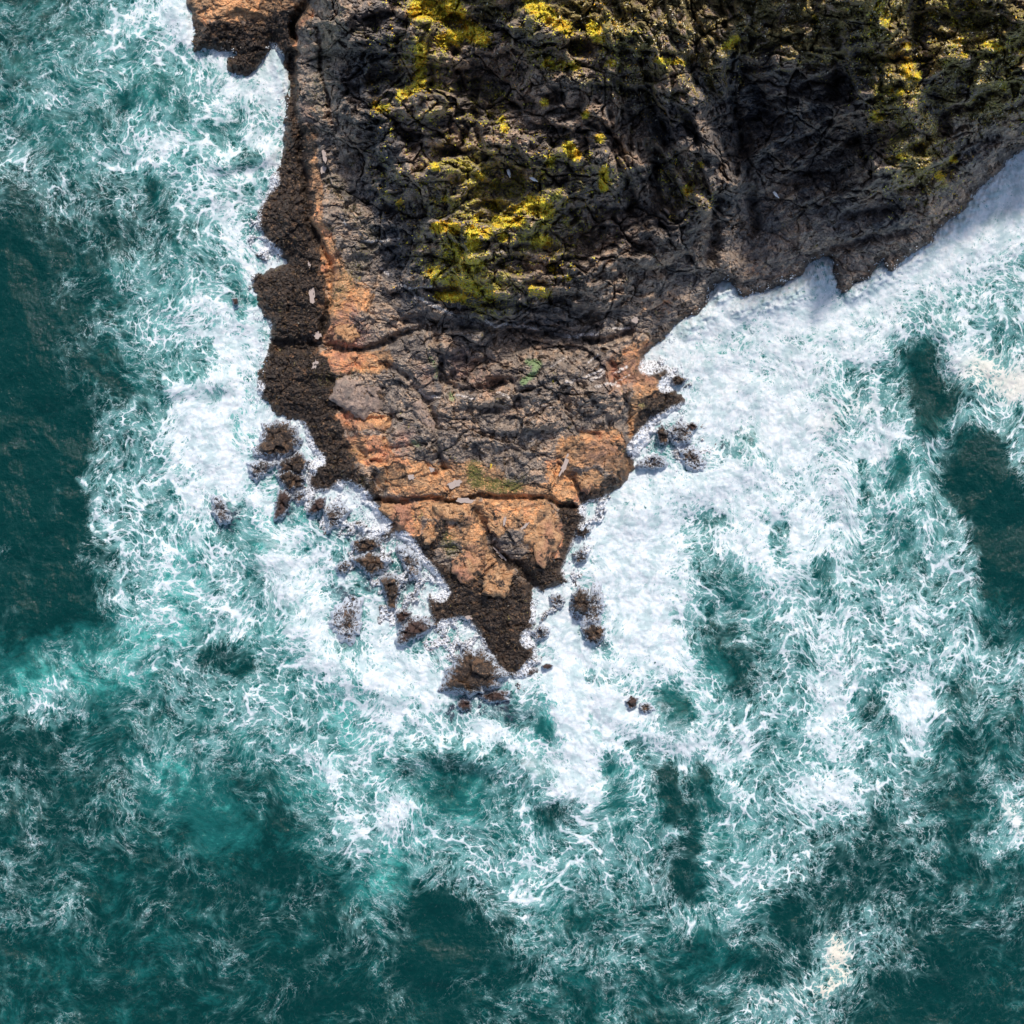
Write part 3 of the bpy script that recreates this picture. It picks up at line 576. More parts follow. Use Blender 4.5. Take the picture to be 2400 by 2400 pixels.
# ------------------------------------------------------------------ sea
DM = ["225799999999999999999999","345568999999999999999999","333567899999999999999999","435776799999999999999999","354576889999999999999999","122357999999999999999998","022466899999999999999986","014677899999999998889766",
"011358999999999999998487","012588999999999999977357","004699889999999897978455","016688799999999899887623","015665888899999969985650","004666788899999957667551","014667678888999955676762","144545578899999863576665",
"442346557898799785686834","122333456779489786476722","223322257844586445585525","222222138653554655652325","221121122256655356521322","231111113312523444134122","101122011411333211263111","110001101102223124541000"]
dm = np.array([[int(c) for c in r] for r in DM], F) / 9.0
def dig(u, v):
    x = np.clip((u - 50) / 100, 0, 22.999); y = np.clip((v - 50) / 100, 0, 22.999)
    ix = x.astype(np.int32); iy = y.astype(np.int32); dx = (x - ix).astype(F); dy = (y - iy).astype(F)
    dx = dx * dx * (3 - 2 * dx); dy = dy * dy * (3 - 2 * dy)
    return (dm[iy, ix] * (1 - dx) + dm[iy, ix + 1] * dx) * (1 - dy) + (dm[iy + 1, ix] * (1 - dx) + dm[iy + 1, ix + 1] * dx) * dy
WHITE = paint([([(420,20),(440,80)],26,.5),([(640,150),(640,220),(560,210)],26,.4),([(600,330),(640,380)],24,.4),([(520,500),(580,640)],26,.35),([(400,910),(470,895),(530,905),(550,960)],26,.55),([(490,960),(510,1040),(530,1130),(560,1080)],44,.6),([(560,960),(640,1000)],18,.4),([(450,1180),(470,1220)],34,.5),([(200,1130),(240,1200),(280,1260),(285,1330),(280,1400),(300,1460)],10,.5),([(300,1470),(400,1440)],16,.4),([(410,1250),(390,1320),(360,1400)],12,.4),
([(740,1400),(760,1480),(780,1540)],40,.45),([(640,1290),(700,1340)],26,.4),([(700,1470),(800,1540),(900,1600)],26,.4),([(900,1400),(960,1420),(930,1500)],26,.4),([(1000,1620),(1050,1660),(1000,1580)],30,.4),([(1100,1500),(1120,1530)],22,.4),([(1320,1420),(1330,1500),(1340,1620),(1360,1720)],42,.65),([(1280,1440),(1300,1560)],30,.5),([(1400,1640),(1500,1660),(1600,1720)],34,.6),([(1400,1700),(1380,1780)],34,.4),([(1250,1760),(1300,1820),(1360,1850)],46,.45),
([(1480,1300),(1500,1400),(1560,1500)],80,.45),([(1400,1380),(1420,1340)],30,.5),([(1600,800),(1560,830)],40,.5),([(1700,740),(1850,710),(1950,740)],50,.45),([(1620,900),(1700,960),(1860,1000)],80,.45),([(1450,1200),(1600,1110),(1760,1080)],60,.4),([(2150,600),(2300,500),(2400,420)],70,.45),([(2320,560),(2390,640)],40,.3),([(2000,1060),(2180,1050),(2110,1010)],26,.35),([(2320,880),(2390,900)],30,.4),([(2010,1180),(1990,1280)],30,.3),([(1800,1300),(1900,1290)],50,.35),
([(1900,1860),(1990,1880)],50,.4),([(1860,1680),(2000,1700),(2160,1650)],40,.35),([(1650,1740),(1700,1840),(1750,1880)],12,.5),([(1680,1600),(1650,1680)],30,.35),([(2360,1890),(2390,1960)],26,.6),([(1960,2210),(1970,2280),(1940,2320)],20,.7),([(2010,2150),(2060,2230)],30,.3),([(1780,2350),(1900,2330)],34,.35),([(1870,2380),(1890,2400)],8,.4),([(90,1630),(120,1600)],24,.5),([(110,1080)],16,0),([(330,1790),(400,1880),(440,1900)],12,.4),([(700,1760),(780,1800),(790,1860)],14,.45),([(940,1880),(900,1980)],22,.35),([(1210,1880),(1260,1990)],14,.4),([(1010,2080),(990,2030)],18,.3),([(1240,2000),(1320,2040),(1220,2100)],26,.25),([(1140,1700),(1200,1730)],30,.3),([(60,240),(130,240)],26,.35),([(500,720),(560,800)],34,.35)], soft=.8)
CLEAR = paint([([(2290,1060),(2330,1180),(2360,1260)],60,.8),([(2380,1300),(2360,1380)],44,.5),([(2160,830),(2200,900),(2180,980)],44,.55),([(2180,860)],30,.3),([(1570,1640),(1600,1680),(1580,1690)],38,.9),([(1680,1500),(1700,1620)],50,.4),([(2030,1660),(2070,1700)],34,.6),([(1180,1680),(1200,1700)],26,.3),([(1270,1700),(1290,1720)],16,.6),([(1380,1680),(1400,1720)],13,.7),([(980,1810),(1100,1800),(1020,1870)],52,.5),([(840,1850),(900,1990)],18,.3),([(1280,1910),(1330,1900)],30,.5),
([(1440,1780),(1450,1880)],24,.5),([(1560,1830),(1580,1900)],30,.5),([(580,1290),(620,1500)],10,.2),([(595,1280),(635,1275)],18,.55),([(510,925),(500,940)],18,.5),([(560,960),(545,1040)],12,.4),([(440,250),(430,270)],22,.5),([(380,190),(300,240)],30,.3),([(500,300),(540,310)],24,.4),([(370,450),(390,490)],28,.4),([(540,380),(600,370)],16,.4),([(500,1540),(560,1560)],30,.5),([(150,1350),(220,1500),(120,1450)],50,.3),([(180,1250),(160,1100),(190,1000)],26,.5),
([(900,1240)],1,0),([(2110,1080),(2100,1140)],20,.6),([(2020,1090),(2030,1180)],11,.5),([(2130,1220),(2120,1280)],22,.5),([(1820,1240),(1830,1300)],26,.6),([(1920,1320),(1930,1340)],20,.6),([(1650,1210),(1690,1220)],16,.6),([(1580,1450)],17,.5),([(1620,1505)],13,.6),([(2140,1300),(2060,1340)],26,.3),([(1700,1330),(1740,1400)],30,.4),([(2000,860),(2020,930)],18,.4),([(2050,860),(2090,870)],20,.4),([(1620,1900),(1620,2100),(1600,2000)],26,.5),([(1640,1820),(1660,1900)],30,.4),([(2160,1850),(2280,1900)],50,.2),([(1440,1830)],14,.4),([(1000,1820),(900,1780)],20,.3),([(1200,1770),(1100,1780)],14,.4),([(1490,1750),(1530,1800)],20,.4),([(480,1950),(600,2000)],70,.3),([(1020,2150),(1040,2200),(980,2260)],60,.5),([(0,600),(60,900),(60,1200)],70,.3)], soft=.7)
MILK = paint([([(1330,1450),(1350,1620),(1370,1720)],70,.9),([(1420,1600),(1600,1720)],50,.7),([(1250,1780),(1380,1840)],60,.8),([(1230,1700),(1300,1650)],60,.5),([(1480,1250),(1520,1420)],120,.75),([(1700,740),(1900,700)],80,.7),([(1620,880),(1700,950),(1850,1000)],100,.8),([(2200,600),(2400,420)],90,.6),([(500,950),(520,1100)],60,.7),([(640,1300),(760,1500),(700,1400)],90,.8),([(960,1450),(1040,1560),(1000,1640)],80,.6),([(1600,1140),(1760,1080)],70,.5),([(430,40),(440,90)],36,.7),([(650,170),(620,260)],34,.4),([(470,910),(540,900)],36,.4),([(470,1200)],40,.6),([(940,1380),(920,1470)],60,.6),([(1940,2200),(1950,2300),(1850,2340)],50,.5),([(60,240),(130,230)],40,.5),([(2330,880),(2400,890)],60,.5),([(700,1130),(640,1180)],60,.5)], soft=.9)
TEAL = paint([([(930,2020),(880,2080)],50,1),([(970,1960),(960,1900)],50,.6),([(400,1820),(470,1900),(520,1960)],80,.75),([(60,1600),(180,1560),(300,1560)],80,.8),([(700,1600),(600,1700)],90,.35),([(330,1480),(420,1480),(420,1300)],70,.75),([(610,1290)],40,.8),([(560,940),(550,1040)],40,.8),([(820,1680),(880,1750)],90,.6),([(1020,1850),(1100,1900)],80,.6),([(1430,1830),(1480,1900)],60,.5),([(1290,1700),(1390,1690)],60,.8),([(1690,1560),(1700,1480)],60,.4),([(1900,1760),(2040,1680)],80,.3),([(180,200),(120,330)],110,.35),([(300,150),(450,300)],120,.4),([(620,620),(560,780)],60,.5),([(370,620),(430,700),(380,800)],80,.4),([(2110,1080),(2120,1260)],60,.4),([(1840,1260),(1600,1650)],70,.4),([(1700,1950),(1740,2060),(1690,2200)],90,.5),([(1200,1960),(1250,2080)],90,.35),([(640,1460),(740,1500)],80,.5),([(780,1940),(700,1800),(860,1760)],60,.5),([(680,1180),(600,1210)],60,.7),([(1540,900),(1700,850)],60,.2),([(500,1780),(800,1700)],60,.3),([(930,1500),(940,1440)],34,.9)], soft=.95)
DEEP = paint([([(60,500),(60,900),(100,1300)],130,.8),([(250,500),(330,560)],60,.7),([(60,1800),(60,1700)],60,.5),([(2330,1120),(2360,1250)],90,.9),([(2200,880)],60,.7),([(480,2000),(600,2100)],140,.3),([(1080,2180),(1000,2300)],120,.5),([(500,1540)],46,.6),([(420,1380)],1,0),([(1690,1460),(1760,1560)],50,.5),([(1040,1800),(970,1790)],34,.6),([(1300,1890)],34,.7),([(1560,1780),(1600,2000),(1580,2100)],40,.7),([(2050,1670)],30,.7),([(150,1900),(60,2000)],80,.3),([(2000,2050),(1800,2150),(2200,2300)],160,.6),([(1820,1250)],20,.5),([(900,2250),(700,2350)],150,.3)], soft=.95)
CREAM = paint([([(1960,2210),(1970,2280),(1930,2320)],26,.9),([(1800,2350),(1900,2330)],40,.3),([(2300,870),(2380,900)],46,.6),([(2360,1890),(2400,1930)],30,.3),([(1920,1000),(2020,940)],30,.2)], soft=.8)

SUBM = paint([([(1590,1040),(1640,1080),(1690,1060)],34,.9),([(1560,1030)],30,.8),([(1375,1400),(1385,1450),(1400,1500)],34,.9),([(1310,1410)],22,.7),([(805,1400),(815,1480)],38,.9),([(690,1150),(670,1210)],28,.7),([(740,1200),(800,1240)],34,.8),([(600,1100),(580,1060)],26,.8),([(1500,1650),(1460,1600),(1380,1590)],24,.6),([(1110,1640),(1180,1640),(1060,1660)],34,.9),([(540,1210),(510,1180)],34,.8),([(870,1350),(920,1400),(960,1340)],34,.8),
([(600,520),(590,600)],20,.5),([(650,400),(620,440)],16,.4),([(960,1490),(1040,1550)],30,.5),([(1000,1520),(1060,1500)],20,.5),([(1270,1500),(1290,1540)],26,.7),([(1610,900),(1640,930)],26,.6),([(1690,1050),(1760,1010)],20,.5),([(840,1330),(800,1330)],28,.7),([(1390,1300),(1400,1310)],16,.6),([(1100,1700),(1060,1690)],18,.5),([(1190,1680),(1240,1660)],22,.6),([(560,660),(570,720)],18,.4),([(1780,715),(1900,690)],22,.3)], soft=.9)

def curl(u, v, scale, seed, ax=1.0, ay=1.0):
    e = F(.07)
    x = u / (scale * ax); y = v / (scale * ay)
    n0 = gnoise(x, y, seed)
    return (gnoise(x, y + e, seed) - n0) / e / ay, -(gnoise(x + e, y, seed) - n0) / e / ax

def sea_fields(u, v):
    u = np.asarray(u, F); v = np.asarray(v, F)
    wx = fbm(u, v, 60, 3, 61); wy = fbm(u, v, 60, 3, 65)
    d = samp(SD, u, v)
    D = dig(u + wx * 42, v + wy * 42)
    au, av = u + wx * 22, v + wy * 22
    D = D * .92 + .03 - samp(SUBM, au, av) * .45 + samp(WHITE, au, av) * .45 - samp(CLEAR, au, av) * .75
    milk = samp(MILK, au + wx * 20, av + wy * 20)
    teal = samp(TEAL, au + wx * 20, av + wy * 20); deep = samp(DEEP, au + wx * 20, av + wy * 20)
    # swirls: carry the foam coordinates back through a curling current, streaky to the right of the point
    str_ = ss(1650, 1950, u) * ss(2000, 1600, v) * ss(700, 1000, v)
    pu, pv = u.copy(), v.copy()
    for k in range(4):
        a, b = curl(pu, pv, 210, 71 + k // 2); a2, b2 = curl(pu, pv, 85, 81)
        a3, b3 = curl(pu, pv, 95, 77, 1, 3.2)
        pu = pu + (a * 4 + a2 * 1.2) * (1 - .6 * str_) + a3 * 2 * str_
        pv = pv + (b * 4 + b2 * 1.2) * (1 - .6 * str_) + b3 * 3.5 * str_
    flow = np.stack([pu * S, pv * S, np.zeros_like(u)], 1)
    edge = np.abs(u - 1200) > 1500
    # swell, chop
    h = fbm(u * .8 + v * .35, v, 300, 3, 91) * .55 + fbm(u, v, 110, 2, 95, .4) * .26
    foamy = ss(.3, .9, D)
    h = h + fbm(u, v, 40, 3, 97, .6) * (.10 + .12 * foamy) + ss(.5, 1.05, D) * .10
    h = h + paint_h(u, v)
    near = np.maximum(np.exp(-np.maximum(-d, 0) / 30), samp(ROCKM, u, v))
    h = h * (1 - .85 * near) + near * (.06 + .16 * fbm(u, v, 14, 3, 99))
    h = h + samp(SURF, u, v) * (.8 + .5 * fbm(u, v, 12, 3, 98))
    h = np.where(d > 8, np.minimum(h, .02) - .02 * (d - 8).clip(0, 40), h)
    return h, dict(D=D, milk=milk, teal=teal, deep=deep, pu=pu, pv=pv, d=d, cream=samp(CREAM, au, av), sub=samp(SUBM, au, av))

SURF = paint([([(1690,690),(1705,680)],22,.8),([(1740,720),(1860,690),(1930,640)],26,.7),([(1940,630),(1950,660)],18,.8),([(2000,690),(2070,640)],18,.7),([(2080,640),(2200,560),(2330,440)],24,.45),([(1620,770),(1660,740)],24,.5),([(620,440),(640,420)],14,.3),([(650,130),(664,200)],14,.4)], soft=.9)
SWELL = paint([([(2230,780),(2260,900),(2200,1010)],30,.5),([(1960,930),(1990,1200)],26,.35),([(2090,960),(2120,1240)],26,.35),([(960,1770),(1060,1760),(1150,1790)],26,.5),([(1310,1640),(1350,1750)],60,.45),([(1420,1640),(1600,1720)],40,.5),([(1220,1780),(1380,1880)],40,.35),([(520,385),(640,360)],20,.6),([(420,20),(450,100)],24,.6),([(400,905),(520,890)],24,.4),([(1700,720),(1900,700)],50,.5),([(1500,1200),(1750,1080)],40,.5),([(640,1290),(760,1540),(900,1620)],40,.4),([(1260,1870),(1400,1860)],20,.3)], soft=.9)
def paint_h(u, v): return samp(SWELL, u, v)

t = NT('sea_water')
fa = t.attr('flow').outputs['Vector']
g = t.n('ShaderNodeNewGeometry').outputs['Position']
D = t.attr('D').outputs['Fac']; milk = t.attr('milk').outputs['Fac']; teal = t.attr('teal').outputs['Fac']; deep = t.attr('deep').outputs['Fac']
nA = t.noise(fa, .35, 3, .5); nB = t.noise(fa, 1.1, 4, .6); nC = t.noise(fa, 3.3, 6, .62); nD = t.noise(g, 9.0, 5, .7)
f1 = t.vadd(fa, nA.outputs['Color'], .9)
f2 = t.vadd(f1, nB.outputs['Color'], .32)
f3 = t.vadd(f2, nC.outputs['Color'], .13)
def bubble(vec, sc):
    e = t.voro(vec, sc).outputs[0]
    vv_ = t.n('ShaderNodeTexVoronoi', feature='F1', voronoi_dimensions='2D'); t.put(vv_.inputs['Vector'], vec); vv_.inputs['Scale'].default_value = sc; vv_.inputs['Randomness'].default_value = 1.0
    r_ = t.m_('MAXIMUM', t.m_('SUBTRACT', .60, vv_.outputs['Distance']), 0.0)
    return t.m_('ADD', t.m_('MULTIPLY', e, .45), t.m_('MULTIPLY', r_, .55))
rn = t.noise(f2, 1.15, 7, .64)
e1 = t.m_('MULTIPLY', t.m_('ABSOLUTE', t.m_('SUBTRACT', rn.outputs[0], .5)), 2.0)
rn2 = t.noise(f2, 2.6, 5, .62)
e1b = t.m_('MULTIPLY', t.m_('ABSOLUTE', t.m_('SUBTRACT', rn2.outputs[0], .5)), 2.0)
szn = t.step(t.noise(fa, .28, 4, .6).outputs[0], .42, .58)
e2 = t.m_('ADD', t.m_('MULTIPLY', bubble(f3, 1.0), t.m_('SUBTRACT', 1.0, szn)), t.m_('MULTIPLY', bubble(f3, 2.1), szn))
f3b = t.vadd(f3, t.noise(g, 4.0, 3, .6).outputs['Color'], .10)
f4 = t.vadd(f3, t.noise(g, 6.0, 4, .65).outputs['Color'], .16)
e3 = bubble(f3b, 3.4); e4 = bubble(f4, 7.0)
# local abundance
Dl = t.m_('ADD', D, t.m_('MULTIPLY', t.m_('SUBTRACT', nB.outputs[0], .5), .75))
Dl = t.m_('ADD', Dl, t.m_('MULTIPLY', t.m_('SUBTRACT', nA.outputs[0], .5), .85))
Dl = t.m_('ADD', Dl, t.m_('MULTIPLY', t.m_('SUBTRACT', nC.outputs[0], .5), .9), clamp=False)
# distance to the nearest thread, each size of cell closing at its own abundance
m1 = t.m_('ADD', t.m_('MULTIPLY', e1, 2.2), t.step(Dl, .35, .7, 0, .18))
m1b = t.m_('ADD', t.m_('MULTIPLY', e1b, 2.0), t.m_('ADD', t.step(Dl, .50, .20, 0, .15), t.step(Dl, .30, .65, 0, .20)))
m2 = t.m_('ADD', t.m_('MULTIPLY', e2, 2.1), t.step(Dl, .55, .15, 0, .25))
m3 = t.m_('ADD', t.m_('MULTIPLY', e3, 2.3), t.step(Dl, .80, .35, .02, .50))
m4 = t.m_('ADD', t.m_('MULTIPLY', e4, 2.4), t.step(Dl, .95, .55, .05, .60))
mm = t.m_('SMOOTH_MIN', m1, m2, .06); mm = t.m_('SMOOTH_MIN', mm, m1b, .04); mm = t.m_('SMOOTH_MIN', mm, m3, .06); mm = t.m_('SMOOTH_MIN', mm, m4, .06)
mm = t.m_('ADD', mm, t.m_('MULTIPLY', t.m_('SUBTRACT', nD.outputs[0], .5), .32))
mm = t.m_('ADD', mm, t.m_('MULTIPLY', t.m_('SUBTRACT', nC.outputs[0], .5), .26))
thr = t.m_('MULTIPLY', t.m_('POWER', t.m_('MAXIMUM', Dl, 0.0), 1.5), .42)
thr = t.m_('SUBTRACT', thr, .02)
df = t.m_('SUBTRACT', thr, mm)
clot = t.step(t.m_('ADD', t.m_('MULTIPLY', Dl, .62), t.m_('MULTIPLY', t.m_('SUBTRACT', t.noise(f3, 1.3, 7, .66).outputs[0], .5), 2.3)), .61, .82)
foam = t.m_('MAXIMUM', t.step(df, -.04, .14), clot)
veil = t.step(df, -.16, .12)
# blown-out milky water
mk = t.m_('ADD', milk, t.m_('MULTIPLY', t.m_('SUBTRACT', t.noise(f2, .9, 7, .62).outputs[0], .5), 1.7))
mks = t.step(mk, .50, 1.25)
mks = t.m_('MULTIPLY', mks, t.step(D, .15, .6))
mks = t.m_('MULTIPLY', mks, t.step(t.attr('sub').outputs['Fac'], .9, .2, .25, 1.0))
tl = t.m_('ADD', t.m_('MULTIPLY', teal, .75), t.m_('MULTIPLY', t.m_('SUBTRACT', t.noise(f2, .55, 7, .66).outputs[0], .5), 2.0))
tl = t.m_('ADD', tl, t.m_('MULTIPLY', D, .50))
mp = t.n('ShaderNodeMapping'); t.put(mp.inputs[0], f1); mp.inputs['Scale'].default_value = (1.0, 2.3, 1.0); mp.inputs['Rotation'].default_value = (0, 0, .5)
tl = t.m_('ADD', tl, t.m_('MULTIPLY', t.m_('SUBTRACT', t.noise(mp.outputs[0], 1.5, 6, .68).outputs[0], .5), .9))
tl = t.m_('SUBTRACT', tl, t.m_('MULTIPLY', deep, .55))
base = t.mix(t.step(tl, -.1, .55), (.0010, .027, .0265), (.007, .080, .077))
base = t.mix(t.step(tl, .5, 1.15), base, (.045, .29, .26))
base = t.mix(t.m_('MULTIPLY', deep, t.step(t.n('ShaderNodeSeparateXYZ').outputs[0], 0, 1, .0, .0)), base, base)
vo = t.n('ShaderNodeVectorMath', operation='ADD'); t.put(vo.inputs[0], f2); vo.inputs[1].default_value = (7.3, 3.1, 0)
l2 = t.m_('MINIMUM', t.m_('MULTIPLY', bubble(vo.outputs[0], .8), 1.5), t.m_('MULTIPLY', bubble(vo.outputs[0], 2.4), 2.0))
l2 = t.m_('ADD', l2, t.m_('MULTIPLY', t.m_('SUBTRACT', nC.outputs[0], .5), .5))
lace = t.step(t.m_('SUBTRACT', t.m_('MULTIPLY', t.m_('MAXIMUM', t.m_('ADD', Dl, .06), 0.0), .50), l2), -.10, .26)
vcol = (.10, .32, .32)
sb = t.step(t.m_('ADD', t.attr('sub').outputs['Fac'], t.m_('MULTIPLY', t.m_('SUBTRACT', nC.outputs[0], .5), 1.5)), .35, .85)
base = t.mix(sb, base, (.035, .036, .060))
c = t.mix(t.m_('MULTIPLY', veil, t.step(Dl, .10, .8, .03, .60)), base, vcol)
c = t.mix(t.m_('MULTIPLY', lace, t.step(Dl, .0, .9, .05, .62)), c, (.19, .40, .40))
c = t.mix(t.m_('MULTIPLY', mks, .93), c, t.mix(t.step(t.noise(f3, 2.2, 6, .6).outputs[0], .38, .62), (.25, .40, .39), (.56, .60, .61)))
wcol = t.mix(t.step(t.noise(g, 4.0, 5, .6).outputs[0], .35, .65), (.50, .57, .60), (.62, .64, .66))
wcol = t.mix(t.m_('MULTIPLY', t.step(t.noise(f3, 1.0, 7, .68).outputs[0], .46, .60), .75), wcol, (.31, .42, .44))  # blue-grey patches paint volume shading into the thick foam
wcol = t.mix(t.attr('cream').outputs['Fac'], wcol, (.60, .55, .46))
fo = t.m_('MULTIPLY', foam, t.step(t.m_('ADD', Dl, t.m_('MULTIPLY', t.m_('SUBTRACT', nD.outputs[0], .5), .8)), -.02, .50, .22, 1.0))
c = t.mix(fo, c, wcol)
fr = t.m_('MAXIMUM', fo, t.m_('MULTIPLY', mks, .9))
rough = t.step(fr, 0, .5, .09, .8)
spec = t.step(fr, 0, .5, .07, .10)
rip = t.m_('ADD', t.m_('MULTIPLY', t.noise(g, 4.5, 4, .62).outputs[0], .9), t.m_('MULTIPLY', fo, .28))
rip = t.m_('ADD', rip, t.m_('MULTIPLY', t.noise(f3, 1.4, 4, .6).outputs[0], .35))
rip = t.m_('ADD', rip, t.m_('MULTIPLY', mks, .35))
b = t.bsdf(c, rough, spec, rip, .38, .25)
sea_mat = t.m
core = list(np.arange(-30, 2431, 2.4))
axis = [x for x in reversed(grow(core[0], 4, 1.07, 90000, -1))] + core + grow(core[-1], 4, 1.07, 90000, 1)
me, fl, Uf, Vf = grid_mesh('sea', axis, axis, sea_fields, keep=lambda f: f['d'] < 40)
fattr(me, 'D', fl['D']); fattr(me, 'milk', fl['milk']); fattr(me, 'teal', fl['teal']); fattr(me, 'deep', fl['deep']); fattr(me, 'cream', fl['cream']); fattr(me, 'sub', fl['sub'])
fattr(me, 'flow', np.stack([fl['pu'] * S, -fl['pv'] * S, fl['pu'] * 0], 1), 'FLOAT_VECTOR')
link('sea_water', me, sea_mat, kind='structure', label='churning green sea laced with white foam around the headland')
sea_d = sea_fields
print('sea', len(me.vertices), time.time() - T0)

# ------------------------------------------------------------------ rocks standing in the surf and slabs on the point
def rock_material(name, org, led, wash, red=0.0, dark=0.0, brown=False):
    t = NT(name)
    g = t.n('ShaderNodeNewGeometry').outputs['Position']
    col, bump, n2, n3, n4, lf = rock_palette(t, g, org, led, dark, red)
    rough = .8
    if brown:
        col = t.mix(t.step(n3.outputs[0], .4, .62), (.085, .05, .042), (.05, .028, .022)); rough = .5
    if wash > 0:
        zz = t.attr('low').outputs['Fac']
        gs = t.vadd(g, t.noise(g, 1.2, 4, .6).outputs['Color'], .8)
        we = t.m_('MINIMUM', t.m_('MULTIPLY', t.voro(gs, 3.4).outputs[0], 1.5), t.m_('MULTIPLY', t.voro(gs, 8.5).outputs[0], 1.6))
        k = t.m_('ADD', t.m_('MULTIPLY', zz, .55), wash * .24 - .16)
        k = t.m_('ADD', k, t.m_('MULTIPLY', t.m_('SUBTRACT', n2.outputs[0], .5), .8))
        wf = t.step(t.m_('SUBTRACT', k, we), -.03, .14)
        col = t.mix(wf, col, (.50, .55, .62))
    t.bsdf(col, rough, .35, bump, .9, .12)
    return t.m
M_LED = rock_material('weedy_tidal_rock', .05, .75, .2)
M_WASHED = rock_material('foam_washed_rock', .0, .8, 1.0)
M_BROWN = rock_material('wet_brown_rock', 0., 0., .35, brown=True)
M_ORG = rock_material('orange_slab_rock', 1.05, 0., 0.)
M_GREY = rock_material('grey_slab_rock', .15, 0., 0., red=.25)

def rock(name, label, cat, poly, top, mat, base=None, flat=6.0, rough_amp=1.0, seed=0, group=None, bed=0.0, lean=(0, 0)):
    """closed rock: star outline POLY (px) around its centre, crown height TOP (m) over its base"""
    P = np.array(poly, float); cu, cv = P.mean(0)
    nr, na = 26, 84
    th = np.linspace(0, 2 * np.pi, na, endpoint=False)
    R = []
    for a in th:
        best = 0
        for i in range(len(P)):
            x0, y0 = P[i] - (cu, cv); x1, y1 = P[(i + 1) % len(P)] - (cu, cv)
            ex, ey = x1 - x0, y1 - y0
            den = math.cos(a) * ey - math.sin(a) * ex
            if abs(den) < 1e-9: continue
            r = (x0 * ey - y0 * ex) / den; s = (x0 * math.sin(a) - y0 * math.cos(a)) / den
            if r > 0 and -1e-6 <= s <= 1 + 1e-6: best = max(best, r)
        R.append(best)
    R = np.array(R)
    R = (R + np.roll(R, 1) + np.roll(R, -1)) / 3 if flat < 5 else R
    R = R * (1 + .05 * rough_amp * np.array([math.sin(a * 5 + seed) + math.sin(a * 11 + seed * 2) + .8 * math.sin(a * 19 + 3 * seed) for a in th]))
    rr = np.r_[0, np.linspace(0, 1, nr)[1:] ** .8]
    U = cu + R[None] * np.cos(th)[None] * rr[:, None]; V = cv + R[None] * np.sin(th)[None] * rr[:, None]
    if base is None: b0 = np.zeros(U.shape)
    else: b0 = np.full(U.shape, float(base))
    prof = (1 - rr[:, None] ** flat) 
    h = b0 + top * prof
    sz = R.mean()
    f1, e, a, b_, c_, ox, oy = voro(U, V, max(sz * .55, 9), 20 + seed)
    am = top * .35 * rough_amp
    h = h + prof ** .5 * (am * ((a - .5) + (b_ - .5) * ox * 2 + (c_ - .5) * oy * 2) - am * .35 * np.exp(-e / .08))
    f1, e, a, b_, c_, ox, oy = voro(U, V, 9, 30 + seed)
    h = h + prof ** .5 * rough_amp * (.10 * (a - .5) + .18 * ((b_ - .5) * ox + (c_ - .5) * oy)) + prof ** .5 * fbm(U, V, 14, 3, seed + 3) * .16 * rough_amp
    h = h + top * ((U - cu) * lean[0] + (V - cv) * lean[1]) / sz * prof ** .3
    bottom = (np.min(b0) if base is not None else 0) - .9 - bed
    h[-1] = bottom if base is None else bottom + .3
    x, y, z = at(U, V, h)
    co = np.stack([x, y, z], -1)
    ox_, oy_, _ = at(cu, cv, 0)
    org = np.array([ox_, oy_, bottom])
    co = co - org
    verts = [co[0, 0]] + [co[i, j] for i in range(1, nr) for j in range(na)] + [np.array([0, 0, 0.0])]
    low = [0.0] + list((rr[1:, None] ** 3 * np.ones((1, na))).ravel()) + [1.0]
    me = bpy.data.meshes.new(name)
    faces = []
    ix = lambda i, j: 1 + (i - 1) * na + (j % na)
    for j in range(na):
        faces.append((0, ix(1, j + 1), ix(1, j)))
        for i in range(1, nr - 1):
            faces.append((ix(i, j), ix(i, j + 1), ix(i + 1, j + 1), ix(i + 1, j)))
        faces.append((ix(nr - 1, j), ix(nr - 1, j + 1), len(verts) - 1))
    me.from_pydata([tuple(p) for p in verts], [], faces)
    me.polygons.foreach_set('use_smooth', np.ones(len(faces), bool))
    fattr(me, 'low', low)
    me.update()
    o = link(name, me, mat, label=label, category=cat)
    o.location = tuple(org)
    if group: o['group'] = group
    return o

def ell(cu, cv, a, b, rot=0, n=9, seed=1):
    r = np.random.RandomState(seed); out = []
    for k in range(n):
        th = 2 * math.pi * k / n + r.uniform(-.15, .15); q = r.uniform(.82, 1.12)
        x, y = a * q * math.cos(th), b * q * math.sin(th); c_, s_ = math.cos(math.radians(rot)), math.sin(math.radians(rot))
        out.append((cu + x * c_ - y * s_, cv + x * s_ + y * c_))
    return out

for k, (lab, poly, top, mat) in enumerate(sea_rocks):
    pc = np.mean(poly, 0); poly = [tuple(pc + (np.array(p) - pc) * 1.34) for p in poly]
    rock('surf_rock', lab, 'rock', poly, top + .25, globals()[mat], seed=k + 1, group=SR, flat=4.5, rough_amp=1.1)

